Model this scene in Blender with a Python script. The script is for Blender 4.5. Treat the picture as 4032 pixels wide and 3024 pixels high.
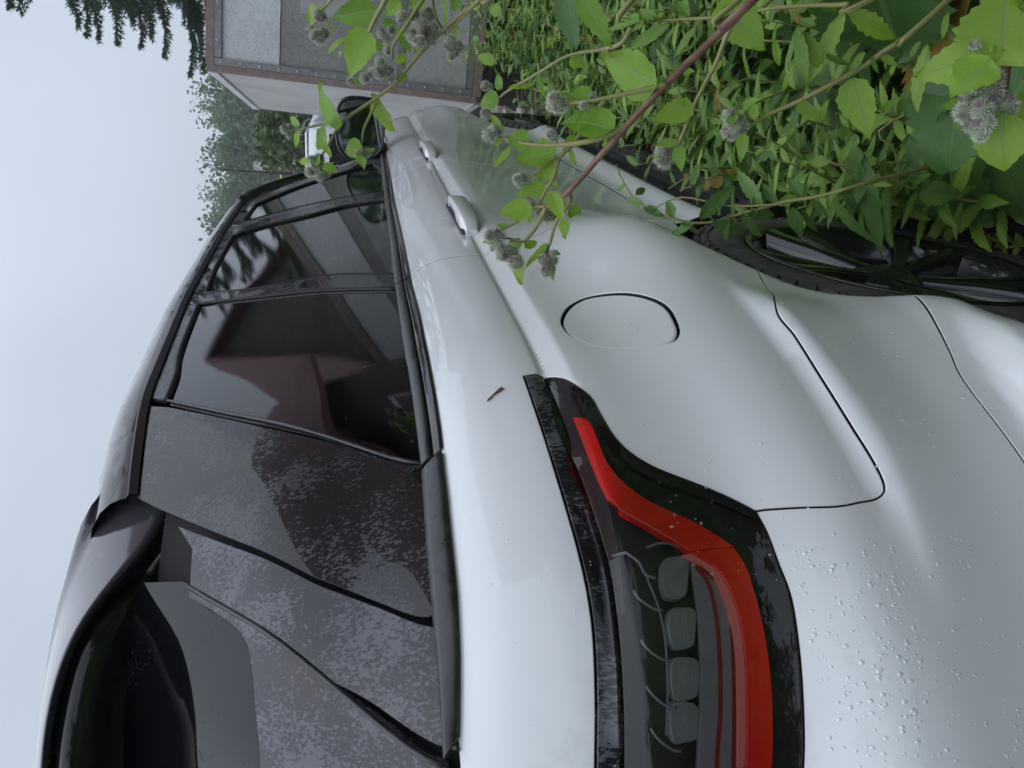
import bpy, math, random
import numpy as np
from mathutils import Vector, Matrix
from mathutils.geometry import delaunay_2d_cdt
for o in list(bpy.data.objects): bpy.data.objects.remove(o)
R=math.radians
scene=bpy.context.scene; COL=scene.collection
# ---------------------------------------------------------------- camera (held upright, picture saved on its side)
CAM_P=(-0.331,-1.289,1.236); YAW,PITCH=24.0,12.0
cy,sy,cp,sp=math.cos(R(YAW)),math.sin(R(YAW)),math.cos(R(PITCH)),math.sin(R(PITCH))
FW=Vector((cy*cp,sy*cp,-sp)); RT=Vector((sy,-cy,0)); UPV=RT.cross(FW)
cd=bpy.data.cameras.new('camera'); cam=bpy.data.objects.new('camera',cd); COL.objects.link(cam)
cd.sensor_width=36; cd.sensor_fit='HORIZONTAL'; cd.lens=3030/4032*36; cd.clip_start=.02; cd.clip_end=3000
M=Matrix.Identity(4)
for i,v in enumerate((-UPV,RT,-FW)):
    for j in range(3): M[j][i]=v[j]
M.translation=CAM_P; cam.matrix_world=M; scene.camera=cam
# ---------------------------------------------------------------- sky: even overcast
SUN_EL,SUN_AZ=72,120
w=bpy.data.worlds.new('World'); scene.world=w; w.use_nodes=True
nt=w.node_tree; nd=nt.nodes; lk=nt.links; nd.clear()
out=nd.new('ShaderNodeOutputWorld'); bg=nd.new('ShaderNodeBackground')
sky=nd.new('ShaderNodeTexSky'); sky.sky_type='NISHITA'; sky.sun_disc=False
sky.sun_elevation=R(SUN_EL); sky.sun_rotation=R(SUN_AZ+90); sky.dust_density=6; sky.air_density=2
tc=nd.new('ShaderNodeTexCoord'); sep=nd.new('ShaderNodeSeparateXYZ'); lk.new(tc.outputs['Generated'],sep.inputs[0])
rmp=nd.new('ShaderNodeValToRGB')     # overcast cloud deck: paler toward the zenith all round
cr=rmp.color_ramp; cr.elements[0].position=0; cr.elements[0].color=(4.1,4.65,5.4,1)
cr.elements[1].position=1; cr.elements[1].color=(11.9,13.3,15.8,1)
e=cr.elements.new(.35); e.color=(4.8,5.4,6.4,1)
e=cr.elements.new(.65); e.color=(7.7,8.6,10.2,1)
lk.new(sep.outputs['Z'],rmp.inputs[0])
nz=nd.new('ShaderNodeTexNoise'); nz.inputs['Scale'].default_value=2.2; nz.inputs['Detail'].default_value=4; nz.inputs['Roughness'].default_value=.45
lk.new(tc.outputs['Generated'],nz.inputs['Vector'])
mr=nd.new('ShaderNodeMapRange'); mr.inputs[1].default_value=.3; mr.inputs[2].default_value=.7; mr.inputs[3].default_value=.90; mr.inputs[4].default_value=1.08
lk.new(nz.outputs['Fac'],mr.inputs[0])
vm=nd.new('ShaderNodeVectorMath'); vm.operation='SCALE'; lk.new(rmp.outputs['Color'],vm.inputs[0]); lk.new(mr.outputs[0],vm.inputs['Scale'])
mx=nd.new('ShaderNodeMix'); mx.data_type='RGBA'; mx.inputs['Factor'].default_value=.93
lk.new(sky.outputs['Color'],mx.inputs['A']); lk.new(vm.outputs['Vector'],mx.inputs['B'])
lk.new(mx.outputs['Result'],bg.inputs['Color']); bg.inputs['Strength'].default_value=.1
lk.new(bg.outputs[0],out.inputs[0])
sl=bpy.data.lights.new('sun','SUN'); sl.energy=.5; sl.angle=R(150); sl.color=(1,.99,.97)
so=bpy.data.objects.new('sun',sl); COL.objects.link(so)
sd=Vector((math.cos(R(SUN_EL))*math.cos(R(SUN_AZ)),math.cos(R(SUN_EL))*math.sin(R(SUN_AZ)),math.sin(R(SUN_EL))))
so.rotation_euler=sd.to_track_quat('Z','Y').to_euler()
vs=scene.view_settings; vs.view_transform='Standard'; vs.look='None'; vs.exposure=.42; vs.gamma=1; vs.use_curve_mapping=False
# ---------------------------------------------------------------- helpers
RND=random.Random(7)
def tag(o,label=None,cat=None,group=None,kind=None):
    if label: o['label']=label
    if cat: o['category']=cat
    if group: o['group']=group
    if kind: o['kind']=kind
    return o
def empty(name,loc=(0,0,0)):
    o=bpy.data.objects.new(name,None); o.location=loc; o.empty_display_size=.1; COL.objects.link(o); return o
def mk_mesh(name,verts,faces,smooth=True,normals=None,uv=None,mats=None,mi=None):
    me=bpy.data.meshes.new(name); me.from_pydata([tuple(map(float,v)) for v in verts],[],[tuple(map(int,f)) for f in faces])
    if smooth: me.polygons.foreach_set('use_smooth',[True]*len(me.polygons))
    if uv is not None:
        l=me.uv_layers.new(name='UVMap'); li=np.zeros(len(me.loops),int); me.loops.foreach_get('vertex_index',li)
        l.data.foreach_set('uv',np.asarray(uv,float)[li].ravel())
    for m in (mats or []): me.materials.append(m)
    if mi is not None: me.polygons.foreach_set('material_index',list(map(int,mi)))
    me.update()
    if normals is not None: me.normals_split_custom_set_from_vertices([tuple(map(float,n)) for n in normals])
    return me
def link(name,me,parent=None,loc=None,mat=None):
    o=bpy.data.objects.new(name,me); COL.objects.link(o)
    if mat is not None and not me.materials: me.materials.append(mat)
    if parent is not None: o.parent=parent
    if loc is not None: o.location=loc
    return o
class MB:
    def __init__(s): s.v=[]; s.f=[]
    def add(s,v,f):
        n=len(s.v); s.v+= [tuple(map(float,a)) for a in v]; s.f+=[tuple(i+n for i in a) for a in f]; return s
    def box(s,c,d,M=None,bev=0):
        x,y,z=[a/2 for a in d]
        if bev>0:
            b=min(bev,x*.9,y*.9,z*.9); pts=[]
            P=[]
            for sx in(-1,1):
                for sy_ in(-1,1):
                    for sz in(-1,1):
                        P.append((sx*(x-b),sy_*y*1.0-sy_*b,sz*(z-b),sx,sy_,sz))
            v=[];idx={}
            for k,(a,bb,cc,sx,sy_,sz) in enumerate(P):
                for ax in range(3):
                    q=[a,bb,cc]; q[ax]+= (sx,sy_,sz)[ax]*b; idx[(sx,sy_,sz,ax)]=len(v); v.append(q)
            f=[]
            for ax in range(3):
                o1,o2=[i for i in range(3) if i!=ax]
                for sg in(-1,1):
                    q=[]
                    for (p1,p2) in((-1,-1),(1,-1),(1,1),(-1,1)):
                        k=[0,0,0];k[ax]=sg;k[o1]=p1;k[o2]=p2;q.append(idx[(*k,ax)])
                    if (sg>0)==(ax==1): q=q[::-1]
                    f.append(q)
            for ax in range(3):
                o1,o2=[i for i in range(3) if i!=ax]
                for p1 in(-1,1):
                    for p2 in(-1,1):
                        k1=[0,0,0];k1[o1]=p1;k1[o2]=p2;k1[ax]=-1;k2=list(k1);k2[ax]=1
                        f.append([idx[(*k1,o1)],idx[(*k2,o1)],idx[(*k2,o2)],idx[(*k1,o2)]])
            for sx in(-1,1):
                for sy_ in(-1,1):
                    for sz in(-1,1): f.append([idx[(sx,sy_,sz,i)] for i in range(3)])
        else:
            v=[(i*x,j*y,k*z) for i in(-1,1) for j in(-1,1) for k in(-1,1)]
            f=[(0,1,3,2),(4,6,7,5),(0,4,5,1),(2,3,7,6),(0,2,6,4),(1,5,7,3)]
        out=[]
        for q in v:
            q=Vector(q)
            if M is not None: q=M@q
            out.append(q+Vector(c))
        return s.add(out,f)
    def tube(s,pts,rad,n=8,cap=True):
        P=[Vector(p) for p in pts]; rad=rad if hasattr(rad,'__len__') else [rad]*len(P)
        v=[];prev=None
        for i,p in enumerate(P):
            t=(P[min(i+1,len(P)-1)]-P[max(i-1,0)]).normalized()
            a=prev if prev is not None else (Vector((0,0,1)) if abs(t.z)<.9 else Vector((1,0,0)))
            a=(a-t*a.dot(t)).normalized(); prev=a; b=t.cross(a)
            for k in range(n):
                an=2*math.pi*k/n; v.append(p+(a*math.cos(an)+b*math.sin(an))*rad[i])
        f=[]
        for i in range(len(P)-1):
            for k in range(n): f.append((i*n+k,i*n+(k+1)%n,(i+1)*n+(k+1)%n,(i+1)*n+k))
        if cap: f.append(tuple(range(n-1,-1,-1))); f.append(tuple((len(P)-1)*n+k for k in range(n)))
        return s.add(v,f)
    def grid(s,rows,close=False):
        n=len(rows[0]); v=[p for r in rows for p in r]; f=[]
        for i in range(len(rows)-1):
            for k in range(n-1 if not close else n): f.append((i*n+k,i*n+(k+1)%n,(i+1)*n+(k+1)%n,(i+1)*n+k))
        return s.add(v,f)
    def obj(s,name,mat,parent=None,smooth=False,loc=None):
        me=mk_mesh(name,s.v,s.f,smooth,mats=[mat]); return link(name,me,parent,loc)
# ---------------------------------------------------------------- materials
def mat(name,base=(.5,.5,.5),rough=.5,metal=0,spec=.5,coat=0,coat_r=.03,trans=0,ior=1.5,build=None):
    m=bpy.data.materials.new(name); m.use_nodes=True; n=m.node_tree.nodes; b=n['Principled BSDF']
    b.inputs['Base Color'].default_value=(*base,1); b.inputs['Roughness'].default_value=rough; b.inputs['Metallic'].default_value=metal
    b.inputs['Specular IOR Level'].default_value=spec; b.inputs['Coat Weight'].default_value=coat; b.inputs['Coat Roughness'].default_value=coat_r
    b.inputs['Transmission Weight'].default_value=trans; b.inputs['IOR'].default_value=ior
    if build: build(m.node_tree,b)
    return m
def N(t,ty,**k):
    n=t.nodes.new('ShaderNode'+ty)
    for a,v in k.items():
        if a in n.inputs: n.inputs[a].default_value=v
        else: setattr(n,a,v)
    return n
def noise(t,scale,detail=4,rough=.5,coord='Object',mscale=None,w=None):
    c=N(t,'TexCoord'); src=c.outputs[coord]
    if mscale:
        mp=N(t,'Mapping'); mp.inputs['Scale'].default_value=mscale; t.links.new(src,mp.inputs['Vector']); src=mp.outputs[0]
    n=N(t,'TexNoise'); n.inputs['Scale'].default_value=scale; n.inputs['Detail'].default_value=detail; n.inputs['Roughness'].default_value=rough
    t.links.new(src,n.inputs['Vector']); return n
def ramp(t,src,stops,interp='LINEAR'):
    r=N(t,'ValToRGB'); c=r.color_ramp; c.interpolation=interp
    while len(c.elements)<len(stops): c.elements.new(.5)
    for e,(p,col) in zip(c.elements,stops):
        e.position=p; e.color=(*col,1) if len(col)==3 else col
    t.links.new(src,r.inputs[0]); return r
def rng(t,src,a,b,c,d):
    m=N(t,'MapRange'); m.inputs[1].default_value=a; m.inputs[2].default_value=b; m.inputs[3].default_value=c; m.inputs[4].default_value=d
    t.links.new(src,m.inputs[0]); return m
def bump(t,b,src,strength=.3,dist=.002):
    n=N(t,'Bump'); n.inputs['Strength'].default_value=strength; n.inputs['Distance'].default_value=dist
    t.links.new(src,n.inputs['Height']); t.links.new(n.outputs[0],b.inputs['Normal']); return n
def simple_noise(c0,c1,scale,detail=5,bs=0,bd=.002,r0=None,r1=None,mscale=None,lo=.35,hi=.65):
    def f(t,b):
        n=noise(t,scale,detail,.6,mscale=mscale); r=ramp(t,n.outputs['Fac'],[(lo,c0),(hi,c1)])
        t.links.new(r.outputs[0],b.inputs['Base Color'])
        if bs: bump(t,b,n.outputs['Fac'],bs,bd)
        if r0 is not None: t.links.new(rng(t,n.outputs['Fac'],lo,hi,r0,r1).outputs[0],b.inputs['Roughness'])
    return f
def paint_nodes(t,b):
    n=noise(t,3.0,5,.6); r=ramp(t,n.outputs['Fac'],[(.3,(.75,.765,.775)),(.7,(.78,.79,.795))])
    d=noise(t,140,2,.5); r2=ramp(t,d.outputs['Fac'],[(.70,(1,1,1)),(.78,(.93,.92,.90))])
    m=N(t,'Mix'); m.data_type='RGBA'; m.blend_type='MULTIPLY'; m.inputs['Factor'].default_value=.5
    t.links.new(r.outputs[0],m.inputs['A']); t.links.new(r2.outputs[0],m.inputs['B'])
    # road film that thickens near the ground
    t.links.new(m.outputs['Result'],b.inputs['Base Color'])
    s=noise(t,22,4,.6); t.links.new(rng(t,s.outputs['Fac'],.35,.75,.015,.07).outputs[0],b.inputs['Coat Roughness'])
PAINT=mat('white_car_paint',(.73,.745,.76),.42,coat=1,coat_r=.03,spec=.3,build=paint_nodes)
def wet(scale,dry,wetc,lo=.50,hi=.525,ms=(3.2,3.2,1.0),rdry=.03,rwet=.22,bs=.25):
    def f(t,b):
        n=noise(t,scale,7,.62,mscale=ms); n2=noise(t,scale*.16,3,.5)
        a=N(t,'Math',operation='MULTIPLY_ADD'); a.inputs[1].default_value=.55; t.links.new(n2.outputs['Fac'],a.inputs[0]); 
        q=N(t,'Math',operation='MULTIPLY_ADD'); q.inputs[1].default_value=.80; t.links.new(n.outputs['Fac'],q.inputs[0]); q.inputs[2].default_value=0
        t.links.new(q.outputs[0],a.inputs[2])
        m=rng(t,a.outputs[0],lo*1.35,hi*1.35,0,1)
        r=ramp(t,m.outputs[0],[(0,dry),(1,wetc)]); t.links.new(r.outputs[0],b.inputs['Base Color'])
        t.links.new(rng(t,m.outputs[0],0,1,rdry,rwet).outputs[0],b.inputs['Roughness'])
        d=noise(t,scale*5,2,.5); h=N(t,'Math',operation='MULTIPLY'); t.links.new(m.outputs[0],h.inputs[0]); t.links.new(d.outputs['Fac'],h.inputs[1])
        bump(t,b,h.outputs[0],bs,.0015)
    return f
GLOSS=mat('wet_gloss_black',(.012,.012,.015),.03,spec=.5,ior=1.5,build=wet(90,(.014,.014,.019),(.085,.09,.105),lo=.505,hi=.52))
GLOSSD=mat('dry_gloss_black',(.010,.010,.012),.05,spec=.7)
WETGLASS=mat('wet_privacy_glass',(.006,.007,.008),.02,spec=.5,ior=1.5,build=wet(90,(.006,.007,.008),(.045,.047,.055),lo=.53,hi=.548,rwet=.18))
HATCHG=mat('black_tailgate_glass',(.004,.0045,.006),.02,spec=.28,build=wet(64,(.004,.0045,.006),(.03,.032,.038),lo=.60,hi=.62,rwet=.12))
SATIN=mat('satin_black_trim',(.02,.02,.022),.32,build=simple_noise((.018,.018,.02),(.05,.05,.055),45,4,.1,.001,.25,.45))
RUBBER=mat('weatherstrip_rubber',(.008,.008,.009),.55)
SHELL=mat('cavity_and_gap_shade_black',(.006,.006,.006),.8)
def tyre_nodes(t,b):
    n=noise(t,30,6,.65); r=ramp(t,n.outputs['Fac'],[(.35,(.04,.038,.036)),(.7,(.13,.122,.112))]); t.links.new(r.outputs[0],b.inputs['Base Color'])
    t.links.new(rng(t,n.outputs['Fac'],.3,.7,.45,.85).outputs[0],b.inputs['Roughness']); bump(t,b,n.outputs['Fac'],.5,.003)
TYRE=mat('muddy_tyre_rubber',(.02,.02,.02),.7,build=tyre_nodes)
RIMB=mat('black_alloy',(.012,.013,.013),.18,metal=.3,coat=.6)
RIMS=mat('machined_alloy',(.62,.64,.66),.25,metal=1)
def thin_glass(name,tint,rough=0.0,ior=1.5,wetmask=False,boost=1.0):
    m=bpy.data.materials.new(name); m.use_nodes=True; t=m.node_tree; t.nodes.clear()
    o=N(t,'OutputMaterial'); tr=N(t,'BsdfTransparent'); tr.inputs[0].default_value=(*tint,1)
    g=N(t,'BsdfGlossy'); g.inputs['Roughness'].default_value=rough; g.inputs['Color'].default_value=(1,1,1,1)
    fr=N(t,'Fresnel'); fr.inputs['IOR'].default_value=ior
    k=N(t,'Math',operation='MULTIPLY'); k.inputs[1].default_value=boost; k.use_clamp=True; t.links.new(fr.outputs[0],k.inputs[0])
    mx=N(t,'MixShader'); t.links.new(k.outputs[0],mx.inputs[0]); t.links.new(tr.outputs[0],mx.inputs[1]); t.links.new(g.outputs[0],mx.inputs[2])
    last=mx
    if wetmask:
        n=noise(t,34,7,.62,mscale=(3,3,1.0)); q=rng(t,n.outputs['Fac'],.66,.69,0,.4); d=N(t,'BsdfDiffuse'); d.inputs[0].default_value=(.16,.17,.19,1)
        m2=N(t,'MixShader'); t.links.new(q.outputs[0],m2.inputs[0]); t.links.new(mx.outputs[0],m2.inputs[1]); t.links.new(d.outputs[0],m2.inputs[2]); last=m2
        bn=N(t,'Bump'); bn.inputs['Strength'].default_value=.03; bn.inputs['Distance'].default_value=.001; t.links.new(n.outputs['Fac'],bn.inputs['Height']); t.links.new(bn.outputs[0],g.inputs['Normal'])
    t.links.new(last.outputs[0],o.inputs[0]); return m
GLASS=thin_glass('tinted_side_glass',(.18,.20,.20),0,1.5,True,1.15)
PRIV=thin_glass('privacy_glass',(.05,.055,.06),0,1.5,True,1.15)
LENS=thin_glass('clear_lamp_lens',(.96,.96,.96),0.0,1.5,False,1.15)
REDP=mat('red_lamp_plastic',(.86,.020,.012),.18,coat=.5)
REDL=mat('dark_red_line',(.30,.008,.008),.3)
PINK=mat('frosted_red_edge',(.85,.26,.22),.45)
LAMPK=mat('lamp_housing_black',(.006,.009,.007),.25)
LAMPG=mat('lamp_edge_and_sky_grey',(.24,.25,.27),.25)
CHROME=mat('lamp_chrome',(.75,.77,.78),.12,metal=1)
def led_nodes(t,b):
    c=N(t,'TexCoord'); w1=N(t,'TexWave'); w1.inputs['Scale'].default_value=95; w1.bands_direction='Z'; w2=N(t,'TexWave'); w2.inputs['Scale'].default_value=95; w2.bands_direction='DIAGONAL'
    t.links.new(c.outputs['Object'],w1.inputs['Vector']); t.links.new(c.outputs['Object'],w2.inputs['Vector']); m=N(t,'Math',operation='ADD'); t.links.new(w1.outputs['Fac'],m.inputs[0]); t.links.new(w2.outputs['Fac'],m.inputs[1]); bump(t,b,m.outputs[0],.07,.001)
LEDM=mat('faceted_reflector',(.30,.32,.33),.32,metal=.35,build=led_nodes)
SEAT=mat('dark_seat_cloth',(.03,.03,.033),.8)
CABIN=mat('cabin_grey',(.10,.10,.10),.8)
LINER=mat('pale_headliner',(.30,.29,.27),.9)
MIRG=mat('door_mirror_glass',(.55,.60,.62),.03,metal=1)
# ---------------------------------------------------------------- car body surface: plan curve x height profile
Y0=0.06   # the car's centre plane is Y = -Y0
def sm_table(kn,sig,step=.001,pad=.15):
    k=np.array(kn,float); x=np.arange(k[0,0]-pad,k[-1,0]+pad,step)
    y=np.interp(x,k[:,0],k[:,1])
    s0=(k[1,1]-k[0,1])/(k[1,0]-k[0,0]); s1=(k[-1,1]-k[-2,1])/(k[-1,0]-k[-2,0])
    y=np.where(x<k[0,0],k[0,1]+s0*(x-k[0,0]),y); y=np.where(x>k[-1,0],k[-1,1]+s1*(x-k[-1,0]),y)
    n=int(4*sig/step); g=np.exp(-.5*(np.arange(-n,n+1)*step/sig)**2); g/=g.sum()
    yp=np.concatenate([2*y[0]-y[n:0:-1],y,2*y[-1]-y[-2:-n-2:-1]])
    return x,np.convolve(yp,g,'valid')
def ev(t,x): return np.interp(x,t[0],t[1])
def sst(a,b,x):
    t=np.clip((x-a)/(b-a),0,1); return t*t*t*(t*(6*t-15)+10)
# half-width of the lower body against height, and how far the tail sticks out
def pchip(k,x):
    k=np.array(k,float); X,Y=k[:,0],k[:,1]; h=np.diff(X); d=np.diff(Y)/h; m=np.zeros(len(X))
    m[0],m[-1]=d[0],d[-1]
    for i in range(1,len(X)-1):
        if d[i-1]*d[i]>0: w1=2*h[i]+h[i-1]; w2=h[i]+2*h[i-1]; m[i]=(w1+w2)/(w1/d[i-1]+w2/d[i])
    j=np.clip(np.searchsorted(X,x)-1,0,len(h)-1); t=(x-X[j])/h[j]; t=np.clip(t,-3,4); lo=x<X[0]; hi=x>X[-1]
    y=(2*t**3-3*t**2+1)*Y[j]+(t**3-2*t**2+t)*h[j]*m[j]+(-2*t**3+3*t**2)*Y[j+1]+(t**3-t**2)*h[j]*m[j+1]
    return np.where(lo,Y[0]+m[0]*(x-X[0]),np.where(hi,Y[-1]+m[-1]*(x-X[-1]),y))
def gsm(y,sig,step):
    n=int(4*sig/step); g=np.exp(-.5*(np.arange(-n,n+1)*step/sig)**2); g/=g.sum()
    return np.convolve(np.concatenate([2*y[0]-y[n:0:-1],y,2*y[-1]-y[-2:-n-2:-1]]),g,'valid')
def base_table():
    x=np.arange(.05,1.34,.0005)
    lowk=[(.20,.84),(.30,.90),(.352,.95),(.374,.957),(.45,.925),(.56,.919),(.70,.930),(.84,.9425),(.935,.9475),(.958,.9455)]
    upk=[(.985,.9262),(1.01,.9235),(1.045,.9115),(1.08,.893),(1.11,.867),(1.135,.836),(1.18,.765)]
    y=np.where(x<=.958,pchip(lowk,x),np.where(x>=.985,pchip(upk,x),np.interp(x,[.958,.981,.985],[.9455,.9262,.9250])))
    y=np.where((x>.981)&(x<.990),np.interp(x,[.981,.985,.990],[.9252,.9250,.9258]),y)
    a=gsm(y,.0022,.0005); b=gsm(y,.010,.0005); w=np.exp(-((x-.973)/.022)**4); w=np.maximum(w,.6*np.exp(-((x-.365)/.03)**4))
    return x,a*w+b*(1-w)-.0042*np.exp(-((x-.9865)/.0032)**2)
BASE=base_table()
REARB=gsm(pchip([(.05,.78),(.2,.855),(.28,.897),(.35,.925),(.39,.942),(.425,.9545),(.47,.945),(.52,.928),(.58,.922),(.64,.9255),(1.4,.95)],np.arange(.05,1.34,.0005)),.01,.0005)
XR=sm_table([(.2,.05),(.35,-.05),(.45,-.095),(.60,-.108),(.72,-.110),(.765,-.102),(.805,-.072),(.84,-.040),(.87,-.030),(1.0,-.02),(1.10,.0),(1.20,.03)],.012)
XWH,ZWH=1.0,.22
A_C,N_C=.75,3.0
_ph=np.linspace(0.0,np.pi/2,4000)
_xi=A_C-A_C*np.cos(_ph)**(2/N_C); _et=np.sin(_ph)**(2/N_C)
_sl=np.concatenate([[0],np.cumsum(np.hypot(np.diff(_xi),np.diff(_et*.84)))]); _sl=_sl-(_sl[-1]-A_C)
S_MIN=_sl[0]
def plan(s):
    s=np.asarray(s,float)
    return np.where(s<A_C,np.interp(s,_sl,_xi),s), np.where(s<A_C,np.interp(s,_sl,_et),1.0)
A_G,N_G=.62,3.3
SG_MIN=S_MIN
def eta_g(xi): return (1-np.clip((A_G-xi)/A_G,0,1)**N_G)**(1/N_G)
def zr(x): return .700+.03*(x-.5)
def front(x):
    t=np.clip((x-3.7)/.9,0,.999); return (1-t**3)**(1/3.)
def h_low(x,z):
    zp=z+.018*(x-1.1)
    wr=sst(1.25,.85,x)*sst(.62,.54,z); h=ev(BASE,zp)*(1-wr)+np.interp(z,BASE[0],REARB)*wr
    hip=.108*np.exp(-((x-.90)/np.where(x<.9,.55,.38))**2)*sst(.98,.70,z)
    hip=hip*(1-.35*sst(.55,.3,z))
    rid=.026*sst(.68,.48,x)*sst(.08,.34,x)*sst(zr(x)+.034,zr(x)-.012,z)
    zt=np.interp(x,[-.1,.2,.30,.36,.42,.46,.50,.56,.8],[.516,.5135,.510,.504,.4945,.485,.476,.466,.45])
    low=.038*sst(.55,.34,x)*sst(zt+.004,zt-.036,z)
    h=h+hip+rid+low
    r=np.hypot(x-XWH,z-ZWH); e=.512-r; h=h-.42*(.5*(e+np.sqrt(e*e+.00004)))*(np.abs(x-XWH)<.7)
    h=h+.06*np.exp(-((x-3.75)/.40)**2)*sst(.98,.72,z)
    return h
def P_low(s,z):
    s=np.asarray(s,float); z=np.asarray(z,float)
    xi,et=plan(s)
    X=xi+ev(XR,z)*sst(1.0,.35,xi)
    H=(h_low(X,z)-Y0)*et*front(X)
    return np.stack([X,-(Y0+H),z],-1)
# greenhouse
ZD=sm_table([(.0,1.30),(.3,1.43),(.6,1.515),(.9,1.557),(1.45,1.592),(2.15,1.61),(2.6,1.60),(2.75,1.53),(2.95,1.37),(3.2,1.17),(3.4,1.0)],.04)
YD=sm_table([(.3,.715),(.9,.712),(2.2,.70),(2.6,.71),(2.9,.75),(3.2,.80)],.05)
XRG=sm_table([(1.0,-.06),(1.10,-.02),(1.16,.0),(1.46,.33),(1.60,.48),(1.7,.58)],.02)
def zbelt(x): return 1.135-.018*(x-1.1)
def h_up(x,z):
    zb=zbelt(x); zd=ev(ZD,x)
    u=(z-zb)/np.maximum(zd-zb,.05); u=np.clip(u,-.3,1.25)
    yb=.838
    return yb+(ev(YD,x)-yb)*u+.022*u*(1-u)
def P_up(s,z):
    s=np.asarray(s,float); z=np.asarray(z,float)
    xi,et=plan(s); k=sst(1.15,1.36,z); et=et*(1-k)+eta_g(xi)*k
    X=xi+ev(XRG,z)*sst(1.3,.30,xi)
    H=(h_up(X,z)-Y0)*et
    return np.stack([X,-(Y0+H),z],-1)
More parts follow.
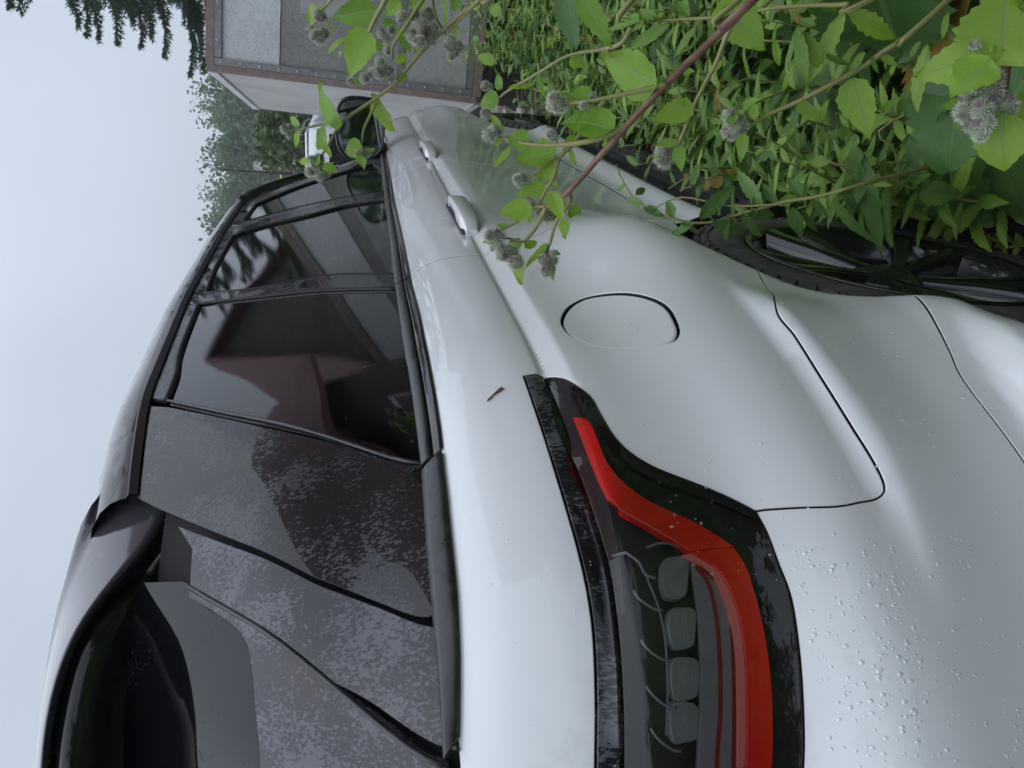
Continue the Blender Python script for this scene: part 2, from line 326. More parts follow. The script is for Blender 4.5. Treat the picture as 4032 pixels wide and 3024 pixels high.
# outlines of panels on that surface (distance along the body, height)
TR={'belt_white': [(2.6995, 1.0895), (2.3777, 1.0895), (1.9269, 1.1048), (1.3528, 1.1116), (1.0957, 1.1169), (0.923, 1.1145), (0.6622, 1.1214), (0.5025, 1.1243), (0.4273, 1.1267), (0.3328, 1.1278), (0.2582, 1.1281), (0.2047, 1.1299), (0.1312, 1.1351)],
 'glass_bot': [(2.6302, 1.1115), (2.2061, 1.1249), (2.0891, 1.1234), (1.5137, 1.1329), (1.1648, 1.1427), (0.8101, 1.1466), (0.5098, 1.1483), (0.4757, 1.1478), (0.3479, 1.1527), (0.2565, 1.1504), (0.1612, 1.1481)],
 'front_glass': [(2.229, 1.5683, 'c'), (2.4758, 1.5516, 'c'), (2.5676, 1.4734), (2.6561, 1.3876), (2.7513, 1.2653), (2.8423, 1.1425, 'c'), (2.6534, 1.1099, 'c'), (2.2061, 1.1249, 'c'), (2.2418, 1.2379), (2.2475, 1.365)],
 'rear_glass': [(2.0556, 1.5734, 'c'), (2.0858, 1.4822), (2.0821, 1.3574), (2.108, 1.2378), (2.0828, 1.1256, 'c'), (1.7785, 1.1279), (1.5137, 1.1329), (1.2569, 1.1417, 'c'), (1.3449, 1.2579), (1.3709, 1.3237), (1.3939, 1.442), (1.4683, 1.5582, 'c'), (1.7104, 1.572)],
 'c_bar': [(1.1424, 1.1417), (1.211, 1.2381), (1.258, 1.3129), (1.3139, 1.4297), (1.3819, 1.56)],
 'quarter_glass': [(1.1184, 1.142, 'c'), (1.1855, 1.238), (1.2317, 1.3118), (1.2907, 1.4273), (1.3618, 1.5554, 'c'), (1.0471, 1.5392), (0.4872, 1.5155, 'c'), (0.4808, 1.4192), (0.481, 1.3324), (0.486, 1.2373), (0.4783, 1.1507, 'c'), (0.6282, 1.1487), (0.8101, 1.1466)],
 'd_panel': [(0.4659, 1.5482, 'c'), (0.4752, 1.5158, 'c'), (0.4746, 1.4184), (0.4733, 1.3318), (0.4803, 1.2373), (0.4733, 1.1504, 'c'), (0.4405, 1.1474, 'c'), (0.348, 1.152), (0.2727, 1.1504), (0.2636, 1.153), (0.2605, 1.1633), (0.2601, 1.1797), (0.2592, 1.2007), (0.2521, 1.2362), (0.2406, 1.2786), (0.2382, 1.3553), (0.2383, 1.4735), (0.2448, 1.5268, 'c')],
 'pillar_trim': [(0.225, 1.4539, 'c'), (0.2298, 1.3546), (0.2346, 1.2785), (0.2464, 1.2362), (0.2545, 1.2008), (0.2546, 1.1758), (0.2531, 1.1507, 'c'), (0.1612, 1.1481), (0.1359, 1.1369, 'c'), (0.1496, 1.2111), (0.1304, 1.2873), (0.1337, 1.424, 'c'), (0.2002, 1.4271, 'c')],
 'tg_split': [(0.1291, 1.4158), (0.126, 1.3688), (0.1161, 1.3517), (0.0899, 1.3437), (0.0466, 1.3377), (-0.0158, 1.3313)],
 'drip': [(2.5996, 1.5994), (2.196, 1.6092), (1.4732, 1.5929), (0.4807, 1.552), (0.2633, 1.5298)],
 'lamp': [(0.5441, 1.0218, 'c'), (0.5466, 1.0017), (0.5234, 0.9832), (0.4929, 0.9724), (0.4636, 0.9615), (0.4285, 0.9586), (0.3927, 0.9534), (0.3683, 0.9427), (0.3475, 0.9228), (0.3251, 0.8873), (0.2949, 0.8375, 'c'), (0.2752, 0.8342), (0.2447, 0.8325), (0.2166, 0.83), (0.1744, 0.8327), (0.1252, 0.8374), (0.0691, 0.8438, 'c'), (0.078, 1.0247, 'c'), (0.1328, 1.0194), (0.1886, 1.0148), (0.2248, 1.0142), (0.2614, 1.0156), (0.3143, 1.0189), (0.3775, 1.0217), (0.4677, 1.0228)],
 'lamp_top_inner': [(0.5244, 0.9964), (0.427, 1.0046), (0.3585, 0.9989), (0.3081, 0.9963), (0.2482, 0.993), (0.1871, 0.9947), (0.1326, 0.998), (0.0795, 1.0022)],
 'red_a': [(0.4475, 0.987, 'c'), (0.4349, 0.9779), (0.4147, 0.9738), (0.3842, 0.9727), (0.3561, 0.9684), (0.3304, 0.9581), (0.3067, 0.9368), (0.2831, 0.8996), (0.2557, 0.8666, 'c'), (0.2523, 0.9106, 'c'), (0.2772, 0.9416), (0.2966, 0.9662), (0.3179, 0.9808, 'c'), (0.3448, 0.9839), (0.3843, 0.9859)],
 'red_b': [(0.2506, 0.9084, 'c'), (0.2541, 0.8662, 'c'), (0.2372, 0.8604), (0.2115, 0.8585), (0.179, 0.8577), (0.1412, 0.8593), (0.1088, 0.8623), (0.0645, 0.8681, 'c'), (0.0642, 0.8903, 'c'), (0.1185, 0.8832), (0.162, 0.8778), (0.201, 0.8779), (0.2329, 0.8867)],
 'line1': [(0.2386, 0.9062), (0.2207, 0.8976), (0.1895, 0.8971), (0.1512, 0.9012), (0.1084, 0.9075), (0.0657, 0.9158)],
 'line2': [(0.2385, 0.9023), (0.213, 0.8839), (0.1732, 0.8854), (0.1293, 0.8913), (0.0644, 0.9001)],
 'grey': [(0.2464, 0.9082, 'c'), (0.2318, 0.8922), (0.2033, 0.8799), (0.162, 0.879), (0.1185, 0.8849), (0.0642, 0.892, 'c'), (0.0693, 0.9312, 'c'), (0.1193, 0.9227), (0.1853, 0.9134), (0.221, 0.9105)],
 'led0': [(0.2431, 0.9366), (0.2496, 0.9311), (0.2493, 0.9167), (0.2439, 0.9122), (0.228, 0.9141), (0.2138, 0.9187), (0.2098, 0.9247), (0.2081, 0.9379), (0.2111, 0.9421), (0.2285, 0.9399)],
 'led1': [(0.1939, 0.9401), (0.1997, 0.9351), (0.1995, 0.9201), (0.1946, 0.9155), (0.1802, 0.9165), (0.1672, 0.9203), (0.1635, 0.926), (0.162, 0.9398), (0.1648, 0.944), (0.1807, 0.9427)],
 'led2': [(0.1489, 0.9457), (0.1543, 0.9411), (0.154, 0.9255), (0.1495, 0.9208), (0.1351, 0.9212), (0.1221, 0.9245), (0.1186, 0.9299), (0.1173, 0.9443), (0.12, 0.9485), (0.1358, 0.9478)],
 'led3': [(0.1107, 0.9517), (0.1158, 0.9474), (0.1153, 0.9316), (0.1109, 0.9268), (0.0978, 0.9266), (0.0859, 0.9292), (0.0825, 0.9344), (0.0813, 0.949), (0.0841, 0.9533), (0.0987, 0.9531)],
 'flap': [(0.6742, 0.9425), (0.7145, 0.9202), (0.7271, 0.893), (0.705, 0.8572), (0.6664, 0.8281), (0.6355, 0.817), (0.5957, 0.8193), (0.5697, 0.8259), (0.5525, 0.8391), (0.5508, 0.8657), (0.5607, 0.8968), (0.5802, 0.9266), (0.608, 0.9432), (0.642, 0.9484)],
 'bumper_seam': [(0.7825, 0.6175), (0.7274, 0.6415), (0.6672, 0.6689), (0.596, 0.7034), (0.5555, 0.705), (0.4952, 0.7076), (0.4251, 0.7082), (0.382, 0.7065), (0.3605, 0.7064), (0.3506, 0.709), (0.3466, 0.7167), (0.3386, 0.7439), (0.322, 0.7857), (0.2974, 0.8341)],
 'door_seam': [(1.1514, 1.1158), (1.1548, 1.105), (1.1302, 1.0758), (1.1088, 1.0416), (1.0875, 1.0105), (1.0925, 0.9808), (1.0481, 0.9631), (1.0363, 0.8993), (0.9988, 0.8344), (0.9746, 0.7811)],
 'front_seam': [(2.2462, 1.095), (2.2433, 1.0648), (2.228, 1.0267), (2.24, 0.9818), (2.1407, 0.9273), (2.165, 0.8717), (2.207, 0.775)],
 'rear_handle': [(1.5805, 0.9886), (1.5701, 0.9663), (1.2793, 0.9719), (1.2386, 1.0064)],
 'front_handle': [(2.6072, 0.9704), (2.5967, 0.9464), (2.3102, 0.9504), (2.2961, 0.9834)],
 'recess': [(1.4389, 1.0399), (1.3383, 0.9457)],
 'frecess': [(2.4457, 1.0173), (2.3241, 0.9311)],
 'lowshelf_top': [(0.5389, 0.5021), (0.5162, 0.5151), (0.4813, 0.529), (0.4333, 0.5348), (0.3634, 0.5318)],
 'lowshelf_bot': [(0.5331, 0.4996), (0.4962, 0.5027), (0.4612, 0.5044), (0.397, 0.5088)]}
# ---------------------------------------------------------------- panel maker: outline on a curved body surface -> real sheet with rolled edges
def crom(pts,res,closed=True):
    P=[(p[0],p[1]) for p in pts]; C=[len(p)>2 for p in pts]; n=len(P); out=[]
    rngi=range(n) if closed else range(n-1)
    for i in rngi:
        p1=np.array(P[i]); p2=np.array(P[(i+1)%n]); L=np.linalg.norm(p2-p1); m=max(1,int(math.ceil(L/res)))
        first=(not closed and i==0); last=(not closed and i==n-2)
        t1=(p2-p1) if (C[i] or first) else (p2-np.array(P[i-1]))*(L/(L+np.linalg.norm(p1-np.array(P[i-1]))))
        p3=np.array(P[(i+2)%n]); t2=(p2-p1) if (C[(i+1)%n] or last) else (p3-p1)*(L/(L+np.linalg.norm(p3-p2)))
        for k in range(m):
            t=k/m; h=(2*t**3-3*t**2+1,t**3-2*t**2+t,-2*t**3+3*t**2,t**3-t**2)
            out.append(h[0]*p1+h[1]*t1+h[2]*p2+h[3]*t2)
    if not closed: out.append(np.array(P[-1]))
    return np.array(out)
def area(p): x,y=p[:,0],p[:,1]; return .5*float(np.sum(x*np.roll(y,-1)-np.roll(x,-1)*y))
def offset_poly(p,d):   # positive = inward for a CCW outline
    a=np.roll(p,1,0); b=np.roll(p,-1,0)
    def nrm(e): 
        l=np.linalg.norm(e,axis=1,keepdims=True); l[l<1e-9]=1; return e/l
    e1=nrm(p-a); e2=nrm(b-p); n1=np.stack([-e1[:,1],e1[:,0]],1); n2=np.stack([-e2[:,1],e2[:,0]],1)
    m=n1+n2; l=np.linalg.norm(m,axis=1,keepdims=True); l[l<.3]=.3; m/=l
    c=np.clip((m*n1).sum(1,keepdims=True),.45,1)
    return p+m*d/c
def inside(poly,q):
    x,y=q[:,0],q[:,1]; r=np.zeros(len(q),bool); a=poly; b=np.roll(poly,-1,0)
    for (x1,y1),(x2,y2) in zip(a,b):
        if y1==y2: continue
        c=((y1>y)!=(y2>y))&(x<(x2-x1)*(y-y1)/(y2-y1)+x1); r^=c
    return r
def seg_dist(poly,q):
    d=np.full(len(q),1e9); a=poly; b=np.roll(poly,-1,0)
    for p1,p2 in zip(a,b):
        e=p2-p1; L=e@e
        if L<1e-14: continue
        t=np.clip(((q-p1)@e)/L,0,1); d=np.minimum(d,np.linalg.norm(q-(p1+t[:,None]*e),axis=1))
    return d
def surf_n(fn,S,Z,e=2e-4):
    a=fn(S+e,Z)-fn(S-e,Z); b=fn(S,Z+e)-fn(S,Z-e); n=np.cross(a,b); n/=np.maximum(np.linalg.norm(n,axis=-1,keepdims=True),1e-12)
    return n    # s runs forward, z up on the right-hand side: s x z points to -Y, outward
MIRROR=True
def flip(v): v=np.array(v,float); v[:,1]=-2*Y0-v[:,1]; return v
def both(name,V,F,Nn,m,parent,mirror,mi=None):
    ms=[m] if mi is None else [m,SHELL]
    o=link(name,mk_mesh(name,V,F,True,Nn,mats=ms,mi=mi),parent)
    if mirror:
        V2=flip(V); N2=np.array(Nn); N2[:,1]*=-1
        link(name,mk_mesh(name,V2,[f[::-1] for f in F],True,N2,mats=ms,mi=mi),parent)
    return o
def panel(name,fn,outline,m,parent,holes=(),res=.02,gap=.0021,roll=.0012,depth=.016,off=0.0,mirror=True,ores=.008,deep=None,hdepth=None):
    p=crom(outline,ores) if not isinstance(outline,np.ndarray) else outline
    if area(p)<0: p=p[::-1]
    p=offset_poly(p,gap)
    H=[]
    for h in holes:
        q=crom(h,ores) if not isinstance(h,np.ndarray) else h
        if area(q)>0: q=q[::-1]
        H.append(offset_poly(q,gap))
    loops=[p]+H
    lo,hi=p.min(0),p.max(0)
    gx=np.arange(lo[0]+res*.5,hi[0],res); gz=np.arange(lo[1]+res*.5,hi[1],res)
    G=np.array([(a+(.25*res if j%2 else -.25*res),b) for j,b in enumerate(gz) for a in gx]) if len(gx) and len(gz) else np.zeros((0,2))
    if fn is P_low and m is PAINT and hi[1]>1.0 and lo[1]<.96:      # extra rows along the shoulder crease
        cz=np.array([.950,.957,.964,.970,.976,.980,.983,.9865,.990,.993,.997,1.003,1.010]); G=G[np.abs(G[:,1]+.018*(G[:,0]-1.1)-.980)>.036] if len(G) else G
        ss=np.arange(lo[0]+.006,hi[0],.011); G=np.concatenate([G]+[np.stack([ss+(.0055 if j%2 else 0),c-.018*(ss-1.1)],1) for j,c in enumerate(cz)])
    if len(G):
        k=inside(p,G)
        for q in H: k&=~inside(q,G)
        G=G[k]
    if len(G):
        dm=np.min([seg_dist(q,G) for q in loops],axis=0); G=G[dm>np.where(np.abs(G[:,1]+.018*(G[:,0]-1.1)-.980)<.036,.003,res*.45)]
    pts=np.concatenate(loops+[G]); E=[];o=0
    for q in loops:
        n=len(q); E+=[(o+i,o+(i+1)%n) for i in range(n)]; o+=n
    r=delaunay_2d_cdt([Vector(a) for a in pts],E,[],0,1e-7)
    V2=np.array([tuple(a) for a in r[0]]); F=np.array([f for f in r[2] if len(f)==3])
    c=V2[F].mean(1); k=inside(p,c)
    for q in H: k&=~inside(q,c)
    F=F[k]
    S,Z=V2[:,0],V2[:,1]; Pn=surf_n(fn,S,Z); dz=off if deep is None else off+deep(S,Z)
    V=fn(S,Z)+Pn*np.reshape(dz,(-1,1)) if np.ndim(dz) else fn(S,Z)+Pn*dz
    V=list(V); NN=list(Pn); Fs=[tuple(f) for f in F]; MI=[0]*len(Fs)
    # orientation check
    Va=np.array(V); Fa=np.array(Fs); cr=np.cross(Va[Fa[:,1]]-Va[Fa[:,0]],Va[Fa[:,2]]-Va[Fa[:,0]]); sg=(cr*Pn[Fa[:,0]]).sum(1)
    Fs=[f if k>=0 else f[::-1] for f,k in zip(Fs,sg)]
    for li,q in enumerate(loops):
        n=len(q); w=offset_poly(q,-roll); a=np.roll(q,1,0); b=np.roll(q,-1,0); t=b-a; t/=np.maximum(np.linalg.norm(t,axis=1,keepdims=True),1e-9)
        out2=np.stack([t[:,1],-t[:,0]],1)
        nn=surf_n(fn,w[:,0],w[:,1]); base=fn(w[:,0],w[:,1]); e=1e-3
        side=fn(w[:,0]+out2[:,0]*e,w[:,1]+out2[:,1]*e)-base; side/=np.linalg.norm(side,axis=1,keepdims=True)
        qn=surf_n(fn,q[:,0],q[:,1])
        d0=off if deep is None else (off+deep(q[:,0],q[:,1]))[:,None]
        D=depth if (li==0 or hdepth is None) else hdepth
        o0=len(V); V+=list(fn(q[:,0],q[:,1])+qn*d0); NN+=list(qn)
        o1=len(V); V+=list(base+nn*(d0-roll)); k=nn*.5+side*.9; NN+=list(k/np.linalg.norm(k,axis=1,keepdims=True))
        o2=len(V); V+=list(base+nn*(d0-D)); NN+=list(side)
        for i in range(n):
            j=(i+1)%n
            Fs.append((o0+j,o0+i,o1+i,o1+j)); Fs.append((o1+j,o1+i,o2+i,o2+j)); MI+=[0,1]  # flange walls of painted panels coloured cavity black for the shade inside the gaps
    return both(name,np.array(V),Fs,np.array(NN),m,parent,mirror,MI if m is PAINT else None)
def s_of_x(x,z): 
    s=np.array(x,float)
    for _ in range(12): s=s+(np.array(x)-P_low(s,np.array(z))[...,0])
    return s
def arch(xc,zc,r,a0,a1,n=28):
    a=np.radians(np.linspace(a0,a1,n)); x=xc+r*np.cos(a); z=zc+r*np.sin(a); s=s_of_x(x,z); return [(float(i),float(j)) for i,j in zip(s,z)]
def cc(l,first=True,last=True):
    l=[tuple(p[:2]) for p in l]
    if first: l[0]=l[0]+('c',)
    if last: l[-1]=l[-1]+('c',)
    return l
# ---------------------------------------------------------------- the parked car
car=empty('parked_car',(1.05,-Y0,0)); tag(car,'white SUV with black roof, tinted windows and red tail lamp, seen from its rear corner','car')
car_inv=Matrix.Translation((-1.05,Y0,0))
def fixcar():
    for o in list(bpy.data.objects):
        if o.parent is car: o.matrix_parent_inverse=car_inv.copy()
ARCH_R=.47; XF=3.78; FARCH=.46
DS=[(1.165,1.128),(1.162,1.104),(1.138,1.075),(1.115,1.041),(1.094,1.010),(1.086,.982),(1.085,.94),(1.10,.88),(1.14,.815),(1.22,.745),(1.33,.665),(1.45,.55),(1.50,.452)]
FS=[(2.262,1.108),(2.254,1.064),(2.240,1.026),(2.228,.985),(2.205,.93),(2.195,.85),(2.20,.70),(2.21,.452)]
FF=[(3.20,1.09),(3.27,1.02),(3.30,.90),(3.30,.70),(3.26,.452)]
belt=lambda s: 1.131-.018*(s-1.1)-.004*(s>.0)
lampo=TR['lamp']; itip=0
lamp_low=[p[:2] for p in lampo[0:17]]      # tip -> along the lower edge -> frame end
lamp_up=[p[:2] for p in lampo[17:]]        # frame end -> along the upper edge -> tip
BS=[p[:2] for p in TR['bumper_seam'] if p[0]<.60 and p[1]>.66 or p[0]<.4]
ang_seam=math.degrees(math.atan2(.607-ZWH,.735-XWH))
A_end=arch(XWH,ZWH,ARCH_R,122,126,2)[0]
bumper_seam=[A_end]+[(.705,.648),(.655,.668)]+BS
bumper_seam[-1]=tuple(lampo[10][:2])
Lend=(-.07,.866); Uend=(-.07,1.030)
# quarter panel
q=[(.085,1.137,'c')]+[(s,belt(s)) for s in (.25,.45,.65,.85,1.0)]+[(DS[0][0],belt(DS[0][0]),'c')]+[p for p in DS[1:12]]+[(1.497,.450,'c')]
ax=arch(XWH,ZWH,ARCH_R,29.2,122,34)
q+=[(ax[0][0],ax[0][1],'c')]+ax[1:-1]+[(A_end[0],A_end[1],'c')]+bumper_seam[1:-1]+[(*lampo[10][:2],'c')]+[tuple(p) for p in lamp_low[9:0:-1]]+[(*lampo[0][:2],'c')]+[tuple(p) for p in lamp_up[:0:-1]]+[(*lamp_up[0],),(.04,1.0275),(-.03,1.030,'c')]
flap=[p[:2] for p in TR['flap']]
qp=panel('rear_quarter_panel',P_low,q,PAINT,car,holes=[flap],res=.016,hdepth=.02,depth=.026)
# shallow dish behind and the fuel flap itself
panel('fuel_flap',P_low,flap,PAINT,car,res=.014,gap=.0055,roll=.003,off=-.0015,mirror=False)
# bumper upper and lower halves
LT=[p[:2] for p in TR['lowshelf_top']]
A_low=arch(XWH,ZWH,ARCH_R,148.4,149,2)[0]
b=[(A_end[0],A_end[1],'c')]+bumper_seam[1:-1]+[(*lampo[10][:2],'c')]+lamp_low[11:17]+[(*Lend,'c'),(-.10,.80,'c'),(-.45,.80),(S_MIN+.002,.80,'c'),(S_MIN+.002,.515,'c'),(-.4,.515),(0,.513),(.2,.511)]+LT[::-1][:-1]+[(A_low[0],A_low[1],'c')]+arch(XWH,ZWH,ARCH_R,147,124,8)
panel('rear_bumper',P_low,b,PAINT,car,res=.016)
A3=arch(XWH,ZWH,ARCH_R,148.6,172,6)
b=[(A3[0][0],A3[0][1],'c')]+LT[1:]+[(.2,.511),(0,.513),(-.4,.515),(S_MIN+.002,.515,'c'),(S_MIN+.002,.27,'c'),(.0,.27),(.4,.275),(A3[-1][0],A3[-1][1],'c')]+A3[1:-1][::-1]
panel('bumper_valance',P_low,b,PAINT,car,res=.009)
# doors
def handle_recess(sc,zc,ra,rb,dep):
    return lambda S,Z: -dep*np.clip(1-((S-sc)/ra)**2-((Z-zc)/rb)**2,0,1)**1.0
rdx=[p for p in DS]; 
rd=[(DS[0][0],belt(DS[0][0]),'c')]+[(s,belt(s)) for s in (1.4,1.7,2.0)]+[(FS[0][0],belt(FS[0][0]),'c')]+FS[1:-1]+[(*FS[-1],'c'),(*DS[-1],'c')]+DS[-2:0:-1]
panel('rear_door',P_low,rd,PAINT,car,gap=.0036,roll=.0008,res=.012,deep=handle_recess(1.395,.988,.062,.056,.017))
fd=[(FS[0][0],belt(FS[0][0]),'c')]+[(s,belt(s)) for s in (2.5,2.8,3.0)]+[(FF[0][0],belt(FF[0][0]),'c')]+FF[1:-1]+[(*FF[-1],'c'),(*FS[-1],'c')]+FS[-2:0:-1]
panel('front_door',P_low,fd,PAINT,car,gap=.0040,roll=.0008,res=.016,deep=handle_recess(2.40,.969,.062,.056,.017))
fa=arch(XF,ZWH,FARCH,30,152,24)
ff=[(FF[0][0],belt(FF[0][0]),'c'),(3.5,1.075),(3.9,1.04),(4.25,.98,'c'),(4.34,.75,'c'),(4.26,.443,'c'),(fa[0][0],fa[0][1],'c')]+fa[1:-1]+[(fa[-1][0],fa[-1][1],'c'),(*FF[-1],'c')]+FF[-2:0:-1]
panel('front_fender',P_low,ff,PAINT,car,res=.025)
panel('front_bumper',P_low,[(4.34,.745,'c'),(4.30,.90),(4.27,.97,'c'),(4.5,.93),(4.597,.90,'c'),(4.597,.26,'c'),(4.26,.26,'c'),(4.25,.44,'c')],PAINT,car,res=.02)

sl_=[(1.445,.448,'c'),(2.21,.448),(3.36,.448,'c'),(3.33,.235,'c'),(1.472,.235,'c')]
panel('side_sill',P_low,sl_,PAINT,car,res=.02)
for sg in(1,-1):
    Yf=lambda y: y if sg>0 else -2*Y0-y
    MB().box((2.42,Yf(-.93),.205),(1.80,.13,.055),None,.012).obj('side_step',SATIN,car)
    for k in range(5): MB().box((2.42,Yf(-.975+.022*k),.236),(1.72,.008,.007)).obj('step_rib',RUBBER,car)
# tailgate: white lower half
panel('tailgate',P_low,[(.08,1.14,'c'),(-.035,1.033,'c'),(-.085,1.03,'c'),(-.085,.862,'c'),(-.115,.805,'c'),(-.45,.805),(S_MIN+.002,.805,'c'),(S_MIN+.002,1.15,'c'),(-.3,1.15)],PAINT,car,res=.02)
# dark cavity shell behind the sheet metal
def shell(fn,s0,s1,z0,z1,ns,nz,off):
    S,Z=np.meshgrid(np.linspace(s0,s1,ns),np.linspace(z0,z1,nz),indexing='ij'); P=fn(S,Z)+surf_n(fn,S,Z)*off
    V=P.reshape(-1,3); F=[(i*nz+j,(i+1)*nz+j,(i+1)*nz+j+1,i*nz+j+1) for i in range(ns-1) for j in range(nz-1)]
    return V,F
V,F=shell(P_low,S_MIN,4.59,.25,1.115,260,44,-.028)
keep=[]
for f in F:
    c=V[list(f)].mean(0)
    if (c[0]-XWH)**2+(c[2]-ZWH)**2<.49**2 or (c[0]-XF)**2+(c[2]-ZWH)**2<.48**2: continue
    keep.append(f)
mb=MB(); mb.add(V,keep); mb.add(flip(V),[f[::-1] for f in keep]); mb.obj('body_cavity',SHELL,car,True)
# wheel housings and floor
mb=MB()
for xc,zc,r in((XWH,ZWH,.49),(XF,ZWH,.48)):
    for sg in(1,-1):
        rows=[]
        for yy in(-.90,-.60):
            rows.append([(xc+r*math.cos(a),(yy if sg>0 else -2*Y0-yy),zc+r*math.sin(a)) for a in np.linspace(-.3,math.pi+.3,30)])
        mb.grid(rows); mb.add(rows[1],[tuple(range(30))])
mb.box((2.2,-Y0,.27),(4.2,1.5,.05)); mb.obj('wheel_housing',SHELL,car,True)
# ---------------------------------------------------------------- door handles
def handle(s0,s1,z):
    mb=MB(); rows=[]
    for i,t in enumerate(np.linspace(0,1,22)):
        s=s0+(s1-s0)*t; zz=z-.000*(t); P=P_low(s,zz); n=surf_n(P_low,np.array([s]),np.array([zz]))[0]; n=np.array([0,-1,.12])/np.linalg.norm([0,-1,.12])
        edge=min(t,1-t); out=.008+.033*(1-math.exp(-edge*13)); th=.012+.010*min(1,edge*8); hh=.0205*(.62+.38*min(1,edge*7))
        if t<.12: out+=.004*(1-t/.12)      # fixed rear cap sits on the door
        base=-.006 if (t<.42 or t>.86) else out-.026
        P=np.array([P[0],-.926,zz])
        prof=[]
        for a in np.linspace(0,2*math.pi,17)[:-1]:
            ca,sa=math.cos(a),math.sin(a); e=.38
            u=math.copysign(abs(ca)**e,ca); v=math.copysign(abs(sa)**e,sa)
            mid=(out+base)/2; half=(out-base)/2
            prof.append(P+n*(mid+half*u)+np.array([0,0,1])*hh*v)
        rows.append(prof)
    mb.grid(rows,True); mb.add(rows[0],[tuple(range(15,-1,-1))]); mb.add(rows[-1],[tuple(range(16))])
    return mb
for s0,s1,z in((1.245,1.545,.983),(2.305,2.60,.962)):
    for sg in(1,-1): MB().box(((s0+s1)/2+.004,-.929 if sg>0 else -2*Y0+.929,z-.001),(s1-s0-.004,.012,.0475),None,.005).obj('handle_shadow_strip',RUBBER,car)  # black strip added behind the handle to paint in its shadow gap
    h=handle(s0,s1,z); h.obj('door_handle',PAINT,car,True)
    h2=MB(); h2.add(flip(h.v),[f[::-1] for f in h.f]); h2.obj('door_handle',PAINT,car,True)
# ---------------------------------------------------------------- tail lamp
lamp=MB()
full=[p for p in lampo[:16]]+[(*lampo[16][:2],),(*Lend,'c'),(*Uend,'c'),(*lampo[17][:2],)]+[p for p in lampo[18:]]
ti=[p[:2] for p in TR['lamp_top_inner']]
bez=[lampo[0],lampo[1][:2]+('c',)]+[(ti[0][0],ti[0][1])]+ti[1:]+[(-.065,1.012,'c'),(*Uend,'c'),(*lampo[17][:2],)]+lampo[18:]
lensp=[(lampo[1][0]-.004,lampo[1][1]-.002,'c')]+[tuple(p) for p in lampo[2:16]]+[(*lampo[16][:2],),(*Lend,'c'),(-.065,1.010,'c')]+[(a,b_-.0015) for a,b_ in ti[:0:-1]]
tl=panel('tail_lamp',P_low,full,LAMPK,car,res=.02,gap=.003,off=-.030,depth=.02)
bz=panel('lamp_bezel',P_low,bez,GLOSS,car,res=.014,gap=.0025,off=.001,depth=.03)
panel('lamp_lens',P_low,lensp,LENS,car,res=.012,gap=.0022,off=.002,depth=.02)
ins=offset_poly(crom(lensp,.006)[::(1 if area(crom(lensp,.006))>0 else -1)],.006)
panel('light_bar',P_low,TR['red_a'],REDP,car,res=.010,gap=.0006,off=-.004,depth=.012,ores=.005)
rb=[p for p in TR['red_b']]; 
rb=rb[:7]+[rb[7][:2],(-.05,.892,'c'),(-.05,.906,'c'),rb[8][:2]]+rb[9:]
panel('light_bar',P_low,rb,REDP,car,res=.010,gap=.0006,off=-.005,depth=.012,ores=.005)
pk=[(a,b_) for a,b_ in [p[:2] for p in TR['red_b'][9:]][::1]]
pkk=[(.064,.8893),(.1186,.8833),(.1624,.8777),(.2017,.8777),(.2336,.8863),(.2507,.9085)]
strip=[(a,b_-.001) for a,b_ in pkk]+[(a-.002,b_+.0085) for a,b_ in pkk[::-1]]
strip[0]=strip[0]+('c',); strip[5]=strip[5]+('c',); strip[6]=strip[6]+('c',); strip[-1]=strip[-1]+('c',)
panel('frosted_strip',P_low,strip,PINK,car,res=.01,gap=.0004,off=-.008,depth=.006,ores=.005,mirror=False)
g=[p for p in TR['grey']]; g=g[:5]+[g[5][:2],(-.05,.908,'c'),(-.05,.945,'c'),g[6][:2]]+g[7:]
panel('sky_reflection_panel',P_low,g,LAMPG,car,res=.012,gap=.0005,off=-.012,depth=.006,ores=.005)  # grey panel paints in the sky reflected by the lens
for k in('line1','line2'):
    L=crom([p[:2] for p in TR[k]]+[(-.04,TR[k][-1][1]+.012)],.006,False); w=.0011
    n=np.gradient(L,axis=0); n/=np.linalg.norm(n,axis=1,keepdims=True); n=np.stack([-n[:,1],n[:,0]],1)
    panel('light_line',P_low,np.concatenate([L+n*w,(L-n*w)[::-1]]),REDL,car,res=.02,gap=0,roll=.0003,off=-.0085,depth=.004,mirror=False)
for k in range(4):
    P=[p[:2] for p in TR['led%d'%k]]; c=np.mean(P,axis=0)
    rr=lambda S,Z,c=c: -.016*np.clip(1-((S-c[0])/.026)**2-((Z-c[1])/.017)**2,0,1)
    panel('led_reflector',P_low,P,LEDM,car,res=.004,gap=.0008,off=-.010,depth=.012,ores=.003,deep=rr,mirror=False)
# chrome edges and vanes in the lamp's black chamber
def wire(name,pts,r,m,off,parent,mirror=False):
    L=crom(pts,.006,False); P=P_low(L[:,0],L[:,1])+surf_n(P_low,L[:,0],L[:,1])*off
    mb=MB().tube(P,r,6); return mb.obj(name,m,parent,True)
wire('chamber_edge',[(.262,.990),(.255,.972),(.245,.962),(.232,.958),(.228,.948)],.0016,LAMPG,-.012,car)
wire('chamber_edge',[(.232,.958),(.20,.951),(.17,.950),(.13,.954),(.09,.960)],.0012,LAMPG,-.012,car)
for sx in(.20,.155,.115,.08): wire('chamber_vane',[(sx+.018,.975),(sx+.006,.966),(sx-.002,.955),(sx-.003,.948)],.0013,LAMPG,-.010,car)
wire('chamber_edge',[(.256,.910),(.262,.935),(.258,.952)],.0012,LAMPG,-.008,car)
